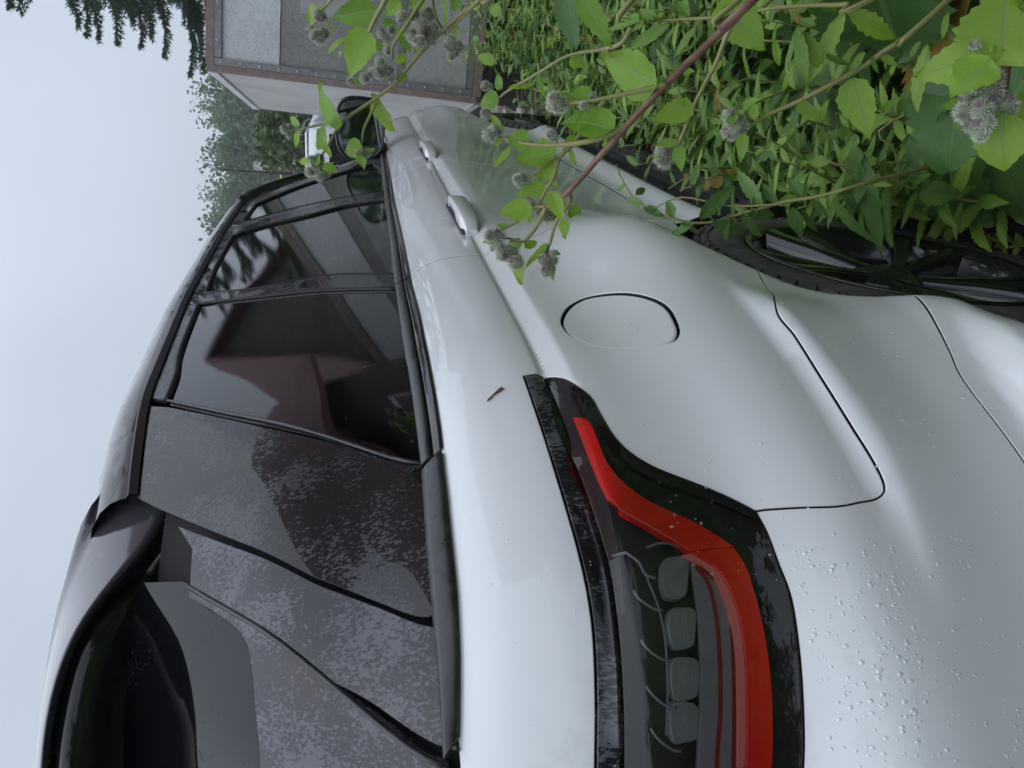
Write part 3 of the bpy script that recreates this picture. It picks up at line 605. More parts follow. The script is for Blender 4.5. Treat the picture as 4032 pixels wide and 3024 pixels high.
# ---------------------------------------------------------------- greenhouse
gb=lambda s: np.interp(s,[.08,.16,.26,.35,.48,.81,1.16,1.51,2.08,2.63,3.1],[1.147,1.149,1.151,1.152,1.149,1.1465,1.1425,1.134,1.124,1.112,1.104])
zdrip=lambda s: ev(ZD,P_up(s,1.5)[...,0])
def drip_z(s):
    z=1.5
    for _ in range(30): z=.5*z+.5*float(ev(ZD,P_up(s,z)[0]))
    return z
fg=TR['front_glass']; rg=TR['rear_glass']; qg=TR['quarter_glass']
B_=[(2.150,gb(2.15)),(2.165,1.25),(2.165,1.36),(2.155,1.48),(2.135,drip_z(2.135))]
Cb=[(p[0],p[1]) for p in TR['c_bar']]; Cb[0]=(Cb[0][0],float(gb(Cb[0][0]))); Cb.append((1.415,drip_z(1.415)))
rf=[(*B_[0],'c')]+B_[1:-1]+[(*B_[-1],'c')]+[(s,drip_z(s)) for s in (1.95,1.7)]+[(*Cb[-1],'c')]+Cb[-2:0:-1]+[(*Cb[0],'c')]+[(s,float(gb(s))) for s in (1.4,1.7,2.0)]
panel('rear_window_frame',P_up,rf,GLOSS,car,holes=[rg],res=.018,gap=.002,depth=.012)
aps=[(2.30,drip_z(2.3)),(2.48,drip_z(2.48)),(2.58,drip_z(2.58)),(2.68,drip_z(2.68)),(2.80,drip_z(2.80)),(2.92,drip_z(2.92)),(3.04,drip_z(3.04))]
ff_=[(*B_[0],'c')]+B_[1:-1]+[(*B_[-1],'c')]+aps[:-1]+[(aps[-1][0],aps[-1][1],'c'),(3.10,1.115,'c')]+[(s,float(gb(s))) for s in (2.8,2.5)]
panel('front_window_frame',P_up,ff_,GLOSS,car,holes=[fg],res=.018,gap=.002,depth=.012)
panel('front_window',P_up,fg,GLASS,car,res=.03,gap=.001,off=-.006,depth=.003)
panel('rear_window',P_up,rg,GLASS,car,res=.03,gap=.001,off=-.006,depth=.003)
panel('quarter_window',P_up,qg,PRIV,car,res=.02,gap=.0015,off=.0,depth=.004)
qt=[(Cb[4][0]-.01,Cb[4][1]-.002,'c'),(Cb[5][0]-.008,Cb[5][1],'c')]+[(s,drip_z(s)) for s in (1.2,.95,.7)]+[(.50,1.553,'c'),(.505,1.524,'c'),(.72,1.530),(1.047,1.544)]
panel('quarter_top_trim',P_up,qt,GLOSS,car,res=.016,gap=.0015,depth=.008,off=.001)
panel('pillar_glass',P_up,TR['d_panel'],WETGLASS,car,res=.014,gap=.0015,depth=.006,off=.001)
panel('pillar_trim',P_up,TR['pillar_trim'],GLOSS,car,res=.012,gap=.002,depth=.012,off=.0)
# cavity behind the black panels
V,F=shell(P_up,.02,1.1,1.13,1.50,60,24,-.03)
F=[f for f in F if V[list(f)].mean(0)[0]<.52+ (V[list(f)].mean(0)[2]-1.15)*1.05]
mb=MB(); mb.add(V,F); mb.add(flip(V),[f[::-1] for f in F]); mb.obj('pillar_cavity',SHELL,car,True)
# rubber run channels: thin beads along the window edges
def bead(name,fn,pts,r,m,off=.001,closed=False,mirror=True,res=.02):
    L=crom(pts,res,closed); 
    if closed: L=np.concatenate([L,L[:1]])
    P=fn(L[:,0],L[:,1])+surf_n(fn,L[:,0],L[:,1])*off
    mb=MB().tube(P,r,6); mb.obj(name,m,car,True)
    if mirror: m2=MB(); m2.add(flip(mb.v),[f[::-1] for f in mb.f]); m2.obj(name,m,car,True)
bead('window_seal',P_up,rg,.005,RUBBER,-.003,True)
bead('window_seal',P_up,fg,.005,RUBBER,-.003,True)
bead('window_seal',P_up,[(1.37,1.556),(1.047,1.5415),(.72,1.527),(.505,1.5215)],.006,RUBBER,.002)
bead('pillar_seal',P_up,[(.4995,1.52),(.494,1.4215),(.4935,1.334),(.488,1.237),(.476,1.150)],.0028,SATIN,.002)
bead('pillar_seal',P_up,Cb[:-1],.0045,RUBBER,.001)
# belt mouldings: a proud satin strip over a gloss strip
bw=lambda s: np.interp(s,[.08,.13,.20,.26,.33,.43,.50,.66,.92,1.10,1.35,1.93,2.38,2.70,3.15],[1.137,1.135,1.130,1.128,1.128,1.1267,1.1243,1.121,1.116,1.116,1.1115,1.104,1.0945,1.0895,1.083])
def belt_strip(name,s0,s1,m,f0,f1,proud,n):
    rows=[]
    for s in np.linspace(s0,s1,n):
        zb,zt=bw(s),gb(s)+.001; ys=[]
        for k,(t,pr) in enumerate([(f0,-.006),(f0,proud*.7),(f0+.25*(f1-f0),proud),(f0+.75*(f1-f0),proud),(f1,proud*.75),(f1,-.006)]):
            z=zb+(zt-zb)*t; P0=P_low(s,zb); P1=P_up(s,zt); P=P0+(P1-P0)*t; nn=np.array([0,-.9,.43])
            if s<A_C:
                nn=surf_n(P_up,np.array([s]),np.array([1.16]))[0]
            ys.append(P+nn*pr)
        rows.append(ys)
    mb=MB().grid(rows); mb.add(rows[0],[tuple(range(6))]); mb.add(rows[-1],[tuple(range(5,-1,-1))])
    mb.obj(name,m,car,True); m2=MB(); m2.add(flip(mb.v),[f[::-1] for f in mb.f]); m2.obj(name,m,car,True)
for a,b_ in((.465,1.150),(1.156,2.152),(2.158,3.14)):
    belt_strip('belt_moulding',a,b_,SATIN,.52,1.0,.007,60); belt_strip('belt_strip',a,b_,GLOSSD,.02,.50,.003,60)
belt_strip('pillar_moulding',.13,.458,SATIN,.05,1.0,.006,50)
# roof mouldings, roof skin, windscreen, A pillars
xs=np.linspace(.655,2.62,58)
def dripP(x):
    lo,hi=.1,3.2
    for _ in range(40):
        m_=.5*(lo+hi)
        if P_up(m_,ev(ZD,x))[0]<x: lo=m_
        else: hi=m_
    return P_up(lo,ev(ZD,x))
D=np.array([dripP(x) for x in xs])
rows=[[p+np.array([0,oy,oz]) for oy,oz in((0,-.004),(-.006,-.002),(-.006,.010),(.0,.014),(.012,.013))] for p in D]
mb=MB().grid(rows); mb.obj('roof_moulding',RUBBER,car,False); m2=MB(); m2.add(flip(mb.v),[f[::-1] for f in mb.f]); m2.obj('roof_moulding',RUBBER,car,False)
def roof_row(p):
    h=-p[1]-Y0; prof=[(1.0,.013),(.997,.022),(.985,.036),(.962,.050),(.92,.063),(.82,.078),(.6,.095),(.3,.107),(0,.112)]
    r=[(p[0],-Y0-h*a,p[2]+z) for a,z in prof]
    return r+[(x,-2*Y0-y,z) for x,y,z in r[-2::-1]]
ROOF=mat('wet_black_roof',(.015,.016,.018),.10,spec=.6,ior=1.5,build=wet(18,(.03,.031,.035),(.10,.105,.115),ms=(1,1,1),rdry=.08,rwet=.2))
rr=[roof_row(p) for p in D]; mb=MB().grid(rr); mb.obj('roof',ROOF,car,True)
wf=[Vector(p) for p in rr[-1]]; wb=[]
for p in wf:
    t=(p.y+Y0)/.66; wb.append(Vector((3.62-.30*t*t-.05,-Y0+(p.y+Y0)*1.12,1.085)))
mb=MB().grid([[wf[i].lerp(wb[i],k/8)+Vector((0,0,.035*math.sin(math.pi*k/8))) for i in range(len(wf))] for k in range(9)])
mb.obj('windscreen',PRIV,car,True)
for sg in(1,-1):
    pts=[]
    for s in np.linspace(2.55,3.06,14):
        P=P_up(s,drip_z(float(s))); pts.append((P[0],P[1] if sg>0 else -2*Y0-P[1],P[2]+.008))
    MB().tube(pts,.020,10).obj('windscreen_pillar',GLOSSD,car,True)
# bonnet
rows=[]
for x in np.linspace(3.10,4.45,16):
    hw=(h_low(np.array(x),np.array(1.04))-Y0)*front(np.array(x))-.02; zz=1.10-.018*(x-3.1)-.10*max(0,(x-3.6))**2
    rows.append([(x,-Y0+hw*t,zz+.05*(1-t*t)-.02*abs(t)**8) for t in np.linspace(-1,1,17)])
MB().grid(rows).obj('bonnet',PAINT,car,True)
# spoiler
Bc=[(.662,-.664,1.482),(.602,-.642,1.492),(.541,-.628,1.528),(.457,-.610,1.560),(.402,-.550,1.574),(.371,-.502,1.576),(.335,-.40,1.580),(.305,-.25,1.583),(.295,-.06,1.584)]
Tc=[(.700,-.632,1.581),(.655,-.603,1.602),(.60,-.565,1.613),(.545,-.528,1.616),(.485,-.493,1.613),(.43,-.455,1.608),(.385,-.37,1.607),(.345,-.24,1.608),(.33,-.06,1.608)]
Bc=[np.array(p) for p in Bc]; Tc=[np.array(p) for p in Tc]
def dens(c,n):
    c=np.array(c); d=np.concatenate([[0],np.cumsum(np.linalg.norm(np.diff(c,axis=0),axis=1))]); t=np.linspace(0,d[-1],n); r=np.stack([np.interp(t,d,c[:,i]) for i in range(3)],1)
    for _ in range(6): r[1:-1]=(r[:-2]+2*r[1:-1]+r[2:])/4
    return r
DR=dripP(.70); Bd,Td=dens(Bc,40),dens(Tc,40)
top_in=[]
for i,p in enumerate(Td):
    hh=(-p[1]-Y0)/(.648-Y0); hh=min(1,max(0,hh)); k=roof_row(DR)
    h=-DR[1]-Y0; a=hh; zz=np.interp(a,[0,.3,.6,.82,.92,.962,.985,1],[.112,.107,.095,.078,.063,.05,.036,.013])
    top_in.append(np.array([.703,-Y0-h*a,DR[2]+zz-.001]))
und=[p+np.array([.012,.014,-.002]) for p in Bd]; und2=[p+np.array([.05 if p[1]<-.6 else .10,.05,.004]) for p in Bd]
wf_=np.exp(-np.linspace(0,9,40))[:,None]
rows=[und2,und,Bd,Bd+(Td-Bd)*.12+np.array([-.004,-.004,0]),Bd+(Td-Bd)*.5+np.array([-.004,-.008,0])+wf_*np.array([.016,-.006,.004]),Bd+(Td-Bd)*.85+np.array([-.003,-.004,0])+wf_*np.array([.006,-.004,.002]),Td,Td+(np.array(top_in)-Td)*.12+np.array([0,0,.006]),Td+(np.array(top_in)-Td)*.5+np.array([0,0,.012]),top_in]
mb=MB().grid(rows); full=MB(); full.add(mb.v,[f[::-1] for f in mb.f]); full.add(flip(mb.v),mb.f)
SPOIL=mat('wet_black_spoiler',(.02,.02,.023),.12,spec=.8,ior=1.55,coat=.15,build=wet(60,(.060,.059,.070),(.11,.11,.125),lo=.58,hi=.60,ms=(1,1,1),rdry=.12,rwet=.22,bs=.08))
full.obj('roof_spoiler',SPOIL,car,True)
# tailgate glass and its frame under the spoiler
tg=[(.128,1.150,'c'),(.140,1.211),(.143,1.289),(.152,1.425,'c'),(.12,1.50,'c'),(.0,1.515),(-.3,1.52),(SG_MIN+.002,1.52,'c'),(SG_MIN+.002,1.152,'c'),(-.3,1.152)]
tgi=[(.128,1.165,'c'),(.133,1.211),(.135,1.289),(.142,1.42,'c'),(.10,1.485,'c'),(.0,1.50),(-.3,1.505),(S_MIN+.003,1.505,'c'),(S_MIN+.003,1.17,'c'),(-.3,1.17)]
sp=[p[:2] for p in TR['tg_split']]; se=sp[-1]
frame=[(.128,1.150,'c'),(.140,1.211),(.143,1.289),(.152,1.40),(sp[0][0]+.004,sp[0][1],'c')]+sp[1:]+[(se[0]-.15,se[1]+.01),(SG_MIN+.05,se[1]+.01,'c'),(SG_MIN+.05,1.152,'c'),(-.3,1.152)]
panel('tailgate_frame',P_up,frame,GLOSS,car,res=.014,gap=.002,depth=.012,off=-.004)
glass=[(.152,1.405,'c'),(.150,1.44,'c'),(.12,1.50,'c'),(.0,1.515),(-.3,1.52),(SG_MIN+.05,1.52,'c'),(SG_MIN+.05,se[1]+.012,'c'),(se[0]-.15,se[1]+.012)]+sp[:0:-1]+[(sp[0][0]+.004,sp[0][1],'c')]
panel('tailgate_window',P_up,glass,HATCHG,car,res=.016,gap=.001,depth=.012,off=-.006)
bead('tailgate_edge',P_up,[(.124,1.152),(.136,1.211),(.139,1.289),(.148,1.425)],.0032,SATIN,.000)
Fc=dens([(.602,-.655,1.464),(.600,-.618,1.492),(.585,-.588,1.514),(.535,-.600,1.535),(.483,-.598,1.553),(.432,-.547,1.566),(.372,-.500,1.562),(.34,-.40,1.565),(.31,-.25,1.567),(.30,-.06,1.567)],40)
kk=np.clip(np.linspace(.15,5,40),0,1)[:,None]
rows=[Fc+kk*np.array([.01,.012,.006]),Fc,Fc+kk*np.array([-.004,-.004,-.008]),Fc+kk*np.array([.004,.006,-.035]),Fc+kk*np.array([.03,.03,-.06]),Fc+kk*np.array([.06,.06,-.06])]
mb=MB().grid(rows); m2=MB(); m2.add(mb.v,mb.f); m2.add(flip(mb.v),[f[::-1] for f in mb.f]); m2.obj('tailgate_header',GLOSSD,car,True)
# ---------------------------------------------------------------- door mirrors
def door_mirror(sg):
    cx,cyy,cz=2.98,-.945,1.190; Y=lambda y: y if sg>0 else -2*Y0-y
    rows=[]
    def ring(x,sc,n=28):
        r=[]
        for a in np.linspace(0,2*math.pi,n+1)[:-1]:
            ca,sa=math.cos(a),math.sin(a); u=math.copysign(abs(ca)**.62,ca)*.122*sc; v=math.copysign(abs(sa)**.62,sa)*.098*sc
            r.append((x+u*.10,Y(cyy+u),cz+v-.0*u))
        return r
    shape=[(-.005,.90),(-.012,.97),(-.004,1.0),(.03,1.0),(.07,.93),(.11,.78),(.14,.52),(.15,.2)]
    mb=MB().grid([ring(cx+a,b_) for a,b_ in shape],True); mb.add(ring(cx+.15,.2),[tuple(range(28))])
    if sg>0: mb.f=[f[::-1] for f in mb.f]
    h=mb.obj('door_mirror',GLOSSD,car,True)
    m2=MB(); m2.add(ring(cx-.006,.89)+[(cx-.006,Y(cyy),cz)],[(i,(i+1)%28,28) for i in range(28)]); m2.obj('mirror_glass',MIRG,car,False)
    MB().tube([(3.02,Y(-.90),1.14),(3.03,Y(-.87),1.11),(3.04,Y(-.82),1.09)],[.030,.032,.03],10).obj('mirror_foot',GLOSSD,car,True)
door_mirror(1); door_mirror(-1)
# ---------------------------------------------------------------- wheels
def wheel(xc,yo,zc,sg):
    R_,W=.362,.225; Y=lambda y: y if sg>0 else -2*Y0-y
    root=MB(); k_=.386/.362
    prof=[(.235,.012),(.247,.004),(.262,.002),(.30,.000),(.325,.004),(.344,.014),(.354,.028),(.361,.045),(.362,.08),(.362,.145),(.361,.18),(.350,.205),(.32,.222),(.26,.222),(.235,.213)]
    n=96; rows=[]
    for r,d in prof:
        r=r*k_ if r>.3 else .276+(r-.235)*k_*.75
        rows.append([(xc+r*math.cos(a),Y(yo+d),zc+r*math.sin(a)) for a in np.linspace(0,2*math.pi,n+1)[:-1]])
    t=root.grid(rows,True); 
    if sg<0: t.f=[f[::-1] for f in t.f]
    to=t.obj('tyre',TYRE,car,True)
    mb=MB()
    for k in range(64):      # shoulder tread blocks
        a=2*math.pi*k/64; Mx=Matrix.Rotation(-a,3,'Y')
        for (d,w_,rr_,tilt) in((.010,.016,.336*k_,0),(.024,.030,.352*k_,.5),(.060,.034,.3635*k_,0),(.105,.036,.3635*k_,0),(.150,.034,.3635*k_,0)):
            c=Vector((xc+rr_*math.cos(a),Y(yo+d),zc+rr_*math.sin(a)))
            mb.box(c,(.008,w_,.024),Mx)
    mb.obj('tread',TYRE,car,False)
    # rim barrel, lip and spokes
    mb=MB(); rp=[(.275,.010),(.281,.003),(.275,.000),(.267,.004),(.259,.020),(.251,.06),(.245,.19)]
    mb.grid([[(xc+r*math.cos(a),Y(yo+d),zc+r*math.sin(a)) for a in np.linspace(0,2*math.pi,65)[:-1]] for r,d in rp],True); mb.obj('wheel',RIMB,car,True)
    for k in range(5):
        a0=2*math.pi*k/5+.35
        for dd in(-.20,.20):
            q=[]; 
            for (r,da,wd,dp) in((.05,.10,.020,.030),(.10,.45,.017,.026),(.16,.78,.017,.018),(.235,.95,.022,.010),(.265,1.0,.026,.005)):
                a=a0+dd*da; er=np.array([math.cos(a),0,math.sin(a)]); et=np.array([-math.sin(a),0,math.cos(a)]); c=np.array([xc,yo,zc])+er*r
                q.append([c+et*wd+[0,dp+.045,0],c+et*wd*.9+[0,dp+.004,0],c+et*wd*.55+[0,dp,0],c-et*wd*.55+[0,dp,0],c-et*wd*.9+[0,dp+.004,0],c-et*wd+[0,dp+.045,0]])
            if sg<0: q=[flip(np.array(r)).tolist() for r in q]
            MB().grid(q).obj('spoke',RIMB,car,True)
            fr=[[np.array(r[2])+[0,-.0016*sg,0],np.array(r[3])+[0,-.0016*sg,0]] for r in q]
            if dd>0: MB().grid(fr).obj('spoke_face',RIMS,car,False)
    mb=MB(); hub=[(.0,.022),(.034,.022),(.037,.026),(.06,.030),(.075,.05),(.08,.10)]
    mb.grid([[(xc+r*math.cos(a),Y(yo+d),zc+r*math.sin(a)) for a in np.linspace(0,2*math.pi,33)[:-1]] for r,d in hub],True); mb.obj('hub',RIMB,car,True)
    MB().grid([[(xc+r*math.cos(a),Y(yo+.13),zc+r*math.sin(a)) for a in np.linspace(0,2*math.pi,33)[:-1]] for r in(.05,.165)],True).obj('brake_disc',mat('brake_disc_steel',(.25,.24,.22),.4,metal=.9) if 'brake_disc_steel' not in bpy.data.materials else bpy.data.materials['brake_disc_steel'],car,False)
for sg in(1,-1): wheel(.955,-.984,.207,sg); wheel(XF,-.965,.205,sg)
# ---------------------------------------------------------------- cabin
def seat(x,y,w_,hz=.92,name='seat'):
    mb=MB().box((x+.22,y,.62),(.50,w_,.16),bev=.05); Mr=Matrix.Rotation(R(-16),3,'Y')
    mb.box((x-.10,y,.90),(.14,w_*.95,.62),Mr,bev=.05); mb.obj(name,SEAT,car,True)
    MB().box((x-.215,y,1.285),(.09,w_*.5,.17),Mr,bev=.035).obj('headrest',SEAT,car,True)
for y in(-.44,.32): seat(2.55,y,.50)
for y in(-.50,-.06,.38): seat(1.62,y,.42)
mb=MB().box((3.15,-Y0,1.0),(.35,1.4,.16),bev=.05); mb.obj('dashboard',SEAT,car,True)
mb=MB(); mb.grid([[(x,-Y0+t*.58,float(ev(ZD,x))+.012+.05*(1-t*t)) for t in np.linspace(-1,1,9)] for x in np.linspace(.75,2.6,12)]); mb.obj('headliner',LINER,car,True)
mb=MB().box((.95,-Y0,.80),(1.0,1.30,.04)); mb.box((2.3,-Y0,.50),(3.0,1.4,.04)); mb.obj('cabin_floor',SEAT,car)
fixcar()
# ---------------------------------------------------------------- rain droplets on the bodywork
WATER=thin_glass('water_droplet',(.985,.99,.99),.02,1.33,False,.9)
BEAD=mat('water_bead_on_paint',(.74,.76,.78),.15,coat=1,coat_r=.0)
def droplets(name,fn,regions,seed,parent,off=.0,wm=None):
    rs=random.Random(seed); mb=MB()
    for (s0,s1,z0,z1,n,r0,r1) in regions:
        for _ in range(n):
            s=rs.uniform(s0,s1); z=rs.uniform(z0,z1); r=.62*(r0+(r1-r0)*rs.random()**2.5); P=fn(s,z); nn=surf_n(fn,np.array([s]),np.array([z]))[0]; P=Vector(P+nn*off); nv=Vector(nn); a=nv.orthogonal().normalized(); b2=nv.cross(a)
            dn=Vector((0,0,-1)); dn=(dn-nv*dn.dot(nv)); v=[];f=[]; m_=9; st=rs.uniform(1,1.5)
            ph=rs.uniform(0,6)
            for (k,h) in((1.06,0),(.98,.10),(.72,.24),(.38,.32)):
                for i in range(m_):
                    an=2*math.pi*i/m_; rr=r*k*(1+.12*math.sin(2*an+ph)); d=a*math.cos(an)*rr+b2*math.sin(an)*rr; d=d+dn*(d.dot(dn)*(st-1)); v.append(P+d+nv*(r*h-.0001))
            v.append(P+nv*r*.335)
            for j in range(3):
                for i in range(m_): f.append((j*m_+i,j*m_+(i+1)%m_,(j+1)*m_+(i+1)%m_,(j+1)*m_+i))
            for i in range(m_): f.append((3*m_+i,3*m_+(i+1)%m_,4*m_))
            mb.add(v,f)
    o=mb.obj(name,wm or WATER,parent,True); o.matrix_parent_inverse=car_inv.copy(); tag(o,kind='stuff'); return o
droplets('water_droplets',P_low,[(-.02,.27,.735,.825,620,.0006,.0034),(.0,.30,.64,.76,300,.0006,.0032),(.08,.66,.525,.69,240,.0006,.0034),(.22,.62,.70,.93,260,.0005,.0026),(.05,.9,1.0,1.12,140,.0005,.0018)],5,car,wm=BEAD)
droplets('lamp_droplets',P_low,[(.0,.30,.86,1.0,150,.0006,.0020),(.07,.36,.835,.97,50,.0006,.0022)],6,car,.0022)
droplets('pillar_droplets',P_up,[(.16,.47,1.16,1.50,160,.0006,.0022),(.5,1.1,1.40,1.52,60,.0006,.002)],7,car,.001)
# parts of parts
def base(n): return n.split('.')[0]
SUB={'lamp_bezel':'tail_lamp','lamp_lens':'tail_lamp','light_bar':'tail_lamp','frosted_strip':'tail_lamp','sky_reflection_panel':'tail_lamp','light_line':'tail_lamp','led_reflector':'tail_lamp','chamber_edge':'tail_lamp','chamber_vane':'tail_lamp',
'tyre':'wheel','tread':'wheel','spoke':'wheel','spoke_face':'wheel','hub':'wheel','brake_disc':'wheel','mirror_glass':'door_mirror','mirror_foot':'door_mirror','headrest':'seat','step_rib':'side_step','lamp_lens':'tail_lamp','fuel_flap':'rear_quarter_panel','tailgate_window':'tailgate','tailgate_header':'tailgate','tailgate_edge':'tailgate','tailgate_frame':'tailgate'}
def regroup(root):
    ch=[o for o in root.children]; cen={}
    for o in ch:
        me=o.data; n=len(me.vertices); c=np.zeros(n*3); me.vertices.foreach_get('co',c); cen[o]=c.reshape(-1,3).mean(0)
    for o in ch:
        b=base(o.name)
        if b in('door_handle','handle_shadow_strip'): tg='rear_door' if cen[o][0]<2 else 'front_door'
        elif b in SUB: tg=SUB[b]
        else: continue
        c=[k for k in ch if base(k.name)==tg]; p=min(c,key=lambda k: np.linalg.norm(cen[k]-cen[o])+(5 if (cen[k][1]+Y0)*(cen[o][1]+Y0)<0 and abs(cen[k][1]+Y0)>.1 else 0))
        o.parent=p; o.matrix_parent_inverse=Matrix.Identity(4)
regroup(car)
# ---------------------------------------------------------------- ground
GZ=-.18
def soil_nodes(t,b):
    n=noise(t,4,8,.65); r=ramp(t,n.outputs['Fac'],[(.3,(.012,.009,.006)),(.55,(.030,.021,.014)),(.8,(.07,.05,.033))]); t.links.new(r.outputs[0],b.inputs['Base Color'])
    n2=noise(t,40,8,.7); bump(t,b,n2.outputs['Fac'],1.0,.03)
    t.links.new(rng(t,n.outputs['Fac'],.3,.7,.45,.9).outputs[0],b.inputs['Roughness'])
SOIL=mat('wet_soil',(.04,.03,.02),.8,build=soil_nodes)
def axis(lo,hi,n0,step,far):
    a=list(np.arange(lo,hi+1e-6,step)); s=step; x=hi
    while x<far: s*=1.35; x+=s; a.append(x)
    s=step; x=lo; pre=[]
    while x>-far: s*=1.35; x-=s; pre.append(x)
    return pre[::-1]+a
GX=axis(-1.5,7,0,.09,230); GY=axis(-4,-.5,0,.09,230)
def gh(x,y):
    r=math.hypot(x-1.5,y+2); f=max(0,1-r/25)
    return GZ+f*(.025*math.sin(x*3.1+y*1.7)+.02*math.sin(y*5.3-x*2.2)+.012*math.sin(x*11+y*9)) + .0*x
V=[(x,y,gh(x,y)) for x in GX for y in GY]; ny=len(GY)
o=MB().add(V,[(i*ny+j,(i+1)*ny+j,(i+1)*ny+j+1,i*ny+j+1) for i in range(len(GX)-1) for j in range(ny-1)]).obj('ground',SOIL,None,True); tag(o,kind='structure')
# ---------------------------------------------------------------- box trailer ahead
def ply(c0,c1,c2,sc=60):
    def f(t,b):
        n=noise(t,sc,6,.7); n2=noise(t,1.3,4,.6); r=ramp(t,n.outputs['Fac'],[(.3,c0),(.5,c1),(.72,c2)])
        m=N(t,'Mix'); m.data_type='RGBA'; m.blend_type='MULTIPLY'; m.inputs['Factor'].default_value=.7; r2=ramp(t,n2.outputs['Fac'],[(.3,(.62,.62,.60)),(.7,(1,1,1))])
        t.links.new(r.outputs[0],m.inputs['A']); t.links.new(r2.outputs[0],m.inputs['B']); t.links.new(m.outputs['Result'],b.inputs['Base Color']); bump(t,b,n.outputs['Fac'],.25,.004)
    return f
M_GREY=mat('speckled_grey_sheet',rough=.5,build=ply((.21,.205,.195),(.30,.295,.28),(.44,.435,.42)))
M_PALE=mat('pale_grey_sheet',rough=.45,build=ply((.34,.335,.33),(.42,.415,.41),(.50,.50,.49),25))
M_WHT=mat('wet_white_sheet',rough=.35,build=ply((.52,.54,.57),(.68,.70,.73),(.85,.87,.9),45))
M_RUST=mat('rusty_brown_steel',rough=.6,build=ply((.20,.14,.12),(.28,.205,.185),(.36,.30,.28),22))
M_STRIP=mat('weathered_aluminium',(.30,.30,.31),.45,metal=.5,build=ply((.22,.22,.22),(.30,.30,.30),(.40,.40,.40),30))
M_BOLT=mat('bolt_washer',(.35,.40,.42),.4,metal=.6)
M_SIDE=mat('pale_side_board',rough=.55,build=ply((.42,.42,.40),(.50,.50,.48),(.58,.58,.56),4))
tr_=empty('box_trailer',(6.0,-.885,GZ)); tag(tr_,'grey plywood box trailer with rusty brown edges, ahead of the white car','trailer')
ca,sa=math.cos(R(10)),math.sin(R(10))
TM=Matrix.Translation((6.0,-.885,.26))@Matrix.Rotation(R(10),4,'Z')@Matrix.Rotation(R(2.4),4,'X')   # local x along the side, local -y across the end
def tbox(name,x0,x1,y0,y1,z0,z1,m,bev=0,parent=tr_):
    mb=MB().box(((x0+x1)/2,(y0+y1)/2,(z0+z1)/2),(abs(x1-x0),abs(y1-y0),abs(z1-z0)),None,bev); mb.v=[TM@Vector(v) for v in mb.v]
    o=mb.obj(name,m,parent); o.matrix_parent_inverse=tr_.matrix_basis.inverted() if parent is tr_ else Matrix.Identity(4); return o
HH,WW,LL=1.98,2.05,2.85
tbox('side_board',.02,LL,-.03,0,.02,HH-.02,M_SIDE); tbox('side_board',.02,LL,-WW,-WW+.03,.02,HH-.02,M_SIDE); tbox('front_board',LL-.03,LL,-WW+.03,-.03,.02,HH-.02,M_SIDE)
tbox('roof',0,LL,-WW,.01,HH-.02,HH,M_SIDE); tbox('floor',0.03,LL-.03,-WW+.03,-.03,0,.05,M_RUST)
tbox('upper_sheet',.0,.02,-WW+.03,-.085,HH-.50,HH-.10,M_WHT); tbox('middle_sheet',.008,.02,-WW+.03,-.085,.62,HH-.504,M_GREY); tbox('lower_sheet',.004,.02,-WW+.03,-.085,.09,.575,M_PALE)
tbox('patch_sheet',-.006,.006,-1.35,-.46,.95,HH-.64,M_PALE); tbox('middle_rail',-.012,.02,-WW+.03,-.085,.577,.618,M_STRIP)
tbox('corner_post',-.014,.03,-.035,.012,0,HH,M_RUST); tbox('corner_strip',-.018,.0,-.085,-.037,.04,HH-.05,M_STRIP)
tbox('top_rail',-.014,.03,-WW,-.037,HH-.045,HH+.01,M_RUST); tbox('top_strip',-.018,0,-WW,-.09,HH-.098,HH-.049,M_STRIP)
tbox('bottom_rail',-.016,.03,-WW,-.037,-.03,.035,M_RUST); tbox('bottom_strip',-.018,.0,-WW,-.09,.039,.085,M_STRIP)
tbox('side_top_rail',.04,LL,-.004,.014,HH-.06,HH+.004,M_WHT); tbox('side_bottom_rail',.04,LL,-.004,.016,-.05,.015,M_PALE)
for k in range(14):
    tbox('bolt',-.024,-.018,-.072,-.052,.12+k*.135,.14+k*.135,M_BOLT,.003)
for k in range(8): tbox('bolt',-.024,-.018,-.22-k*.25,-.20-k*.25,HH-.083,HH-.063,M_BOLT,.003)
tbox('chassis_rail',.1,LL+.6,-.5,-.42,-.14,-.03,M_RUST); tbox('chassis_rail',.1,LL+.6,-1.65,-1.57,-.14,-.03,M_RUST)
for yy in(-.25,-1.8):
    mb=MB(); c=Vector((1.5,yy,-.20)); 
    mb.grid([[c+Vector((r*math.cos(a),d,r*math.sin(a))) for a in np.linspace(0,2*math.pi,33)[:-1]] for r,d in((.10,-.08),(.20,-.10),(.235,-.06),(.235,.06),(.20,.10),(.10,.08))],True); mb.v=[TM@Vector(v) for v in mb.v]
    o=mb.obj('wheel',TYRE,tr_,True); o.matrix_parent_inverse=tr_.matrix_basis.inverted()
# crumpled plastic sheet hanging under the trailer's corner
M_PLAS=mat('cloudy_plastic_film',(.62,.58,.52),.35,trans=.15)
rs=random.Random(3); rows=[]
base=[Vector(p) for p in((5.85,-.86,.20),(5.85,-.70,.28),(5.95,-.50,.36),(6.1,-.30,.48))]
for i in range(15):
    t=i/14; row=[]
    for j in range(22):
        s=j/21; k=min(int(s*3),2); p=base[k].lerp(base[k+1],s*3-k); dz=-t*.42*(1-.35*s)
        row.append(p+Vector((-.30*t*math.sin(s*2.6)+rs.uniform(-.03,.03),rs.uniform(-.035,.035)+.10*t*math.sin(9*s),dz+rs.uniform(-.03,.03)+.05*math.sin(13*s+4*t))))
    rows.append(row)
o=MB().grid(rows).obj('plastic_sheet',M_PLAS); tag(o,'crumpled cloudy plastic sheet hanging under the corner of the box trailer','plastic sheet')
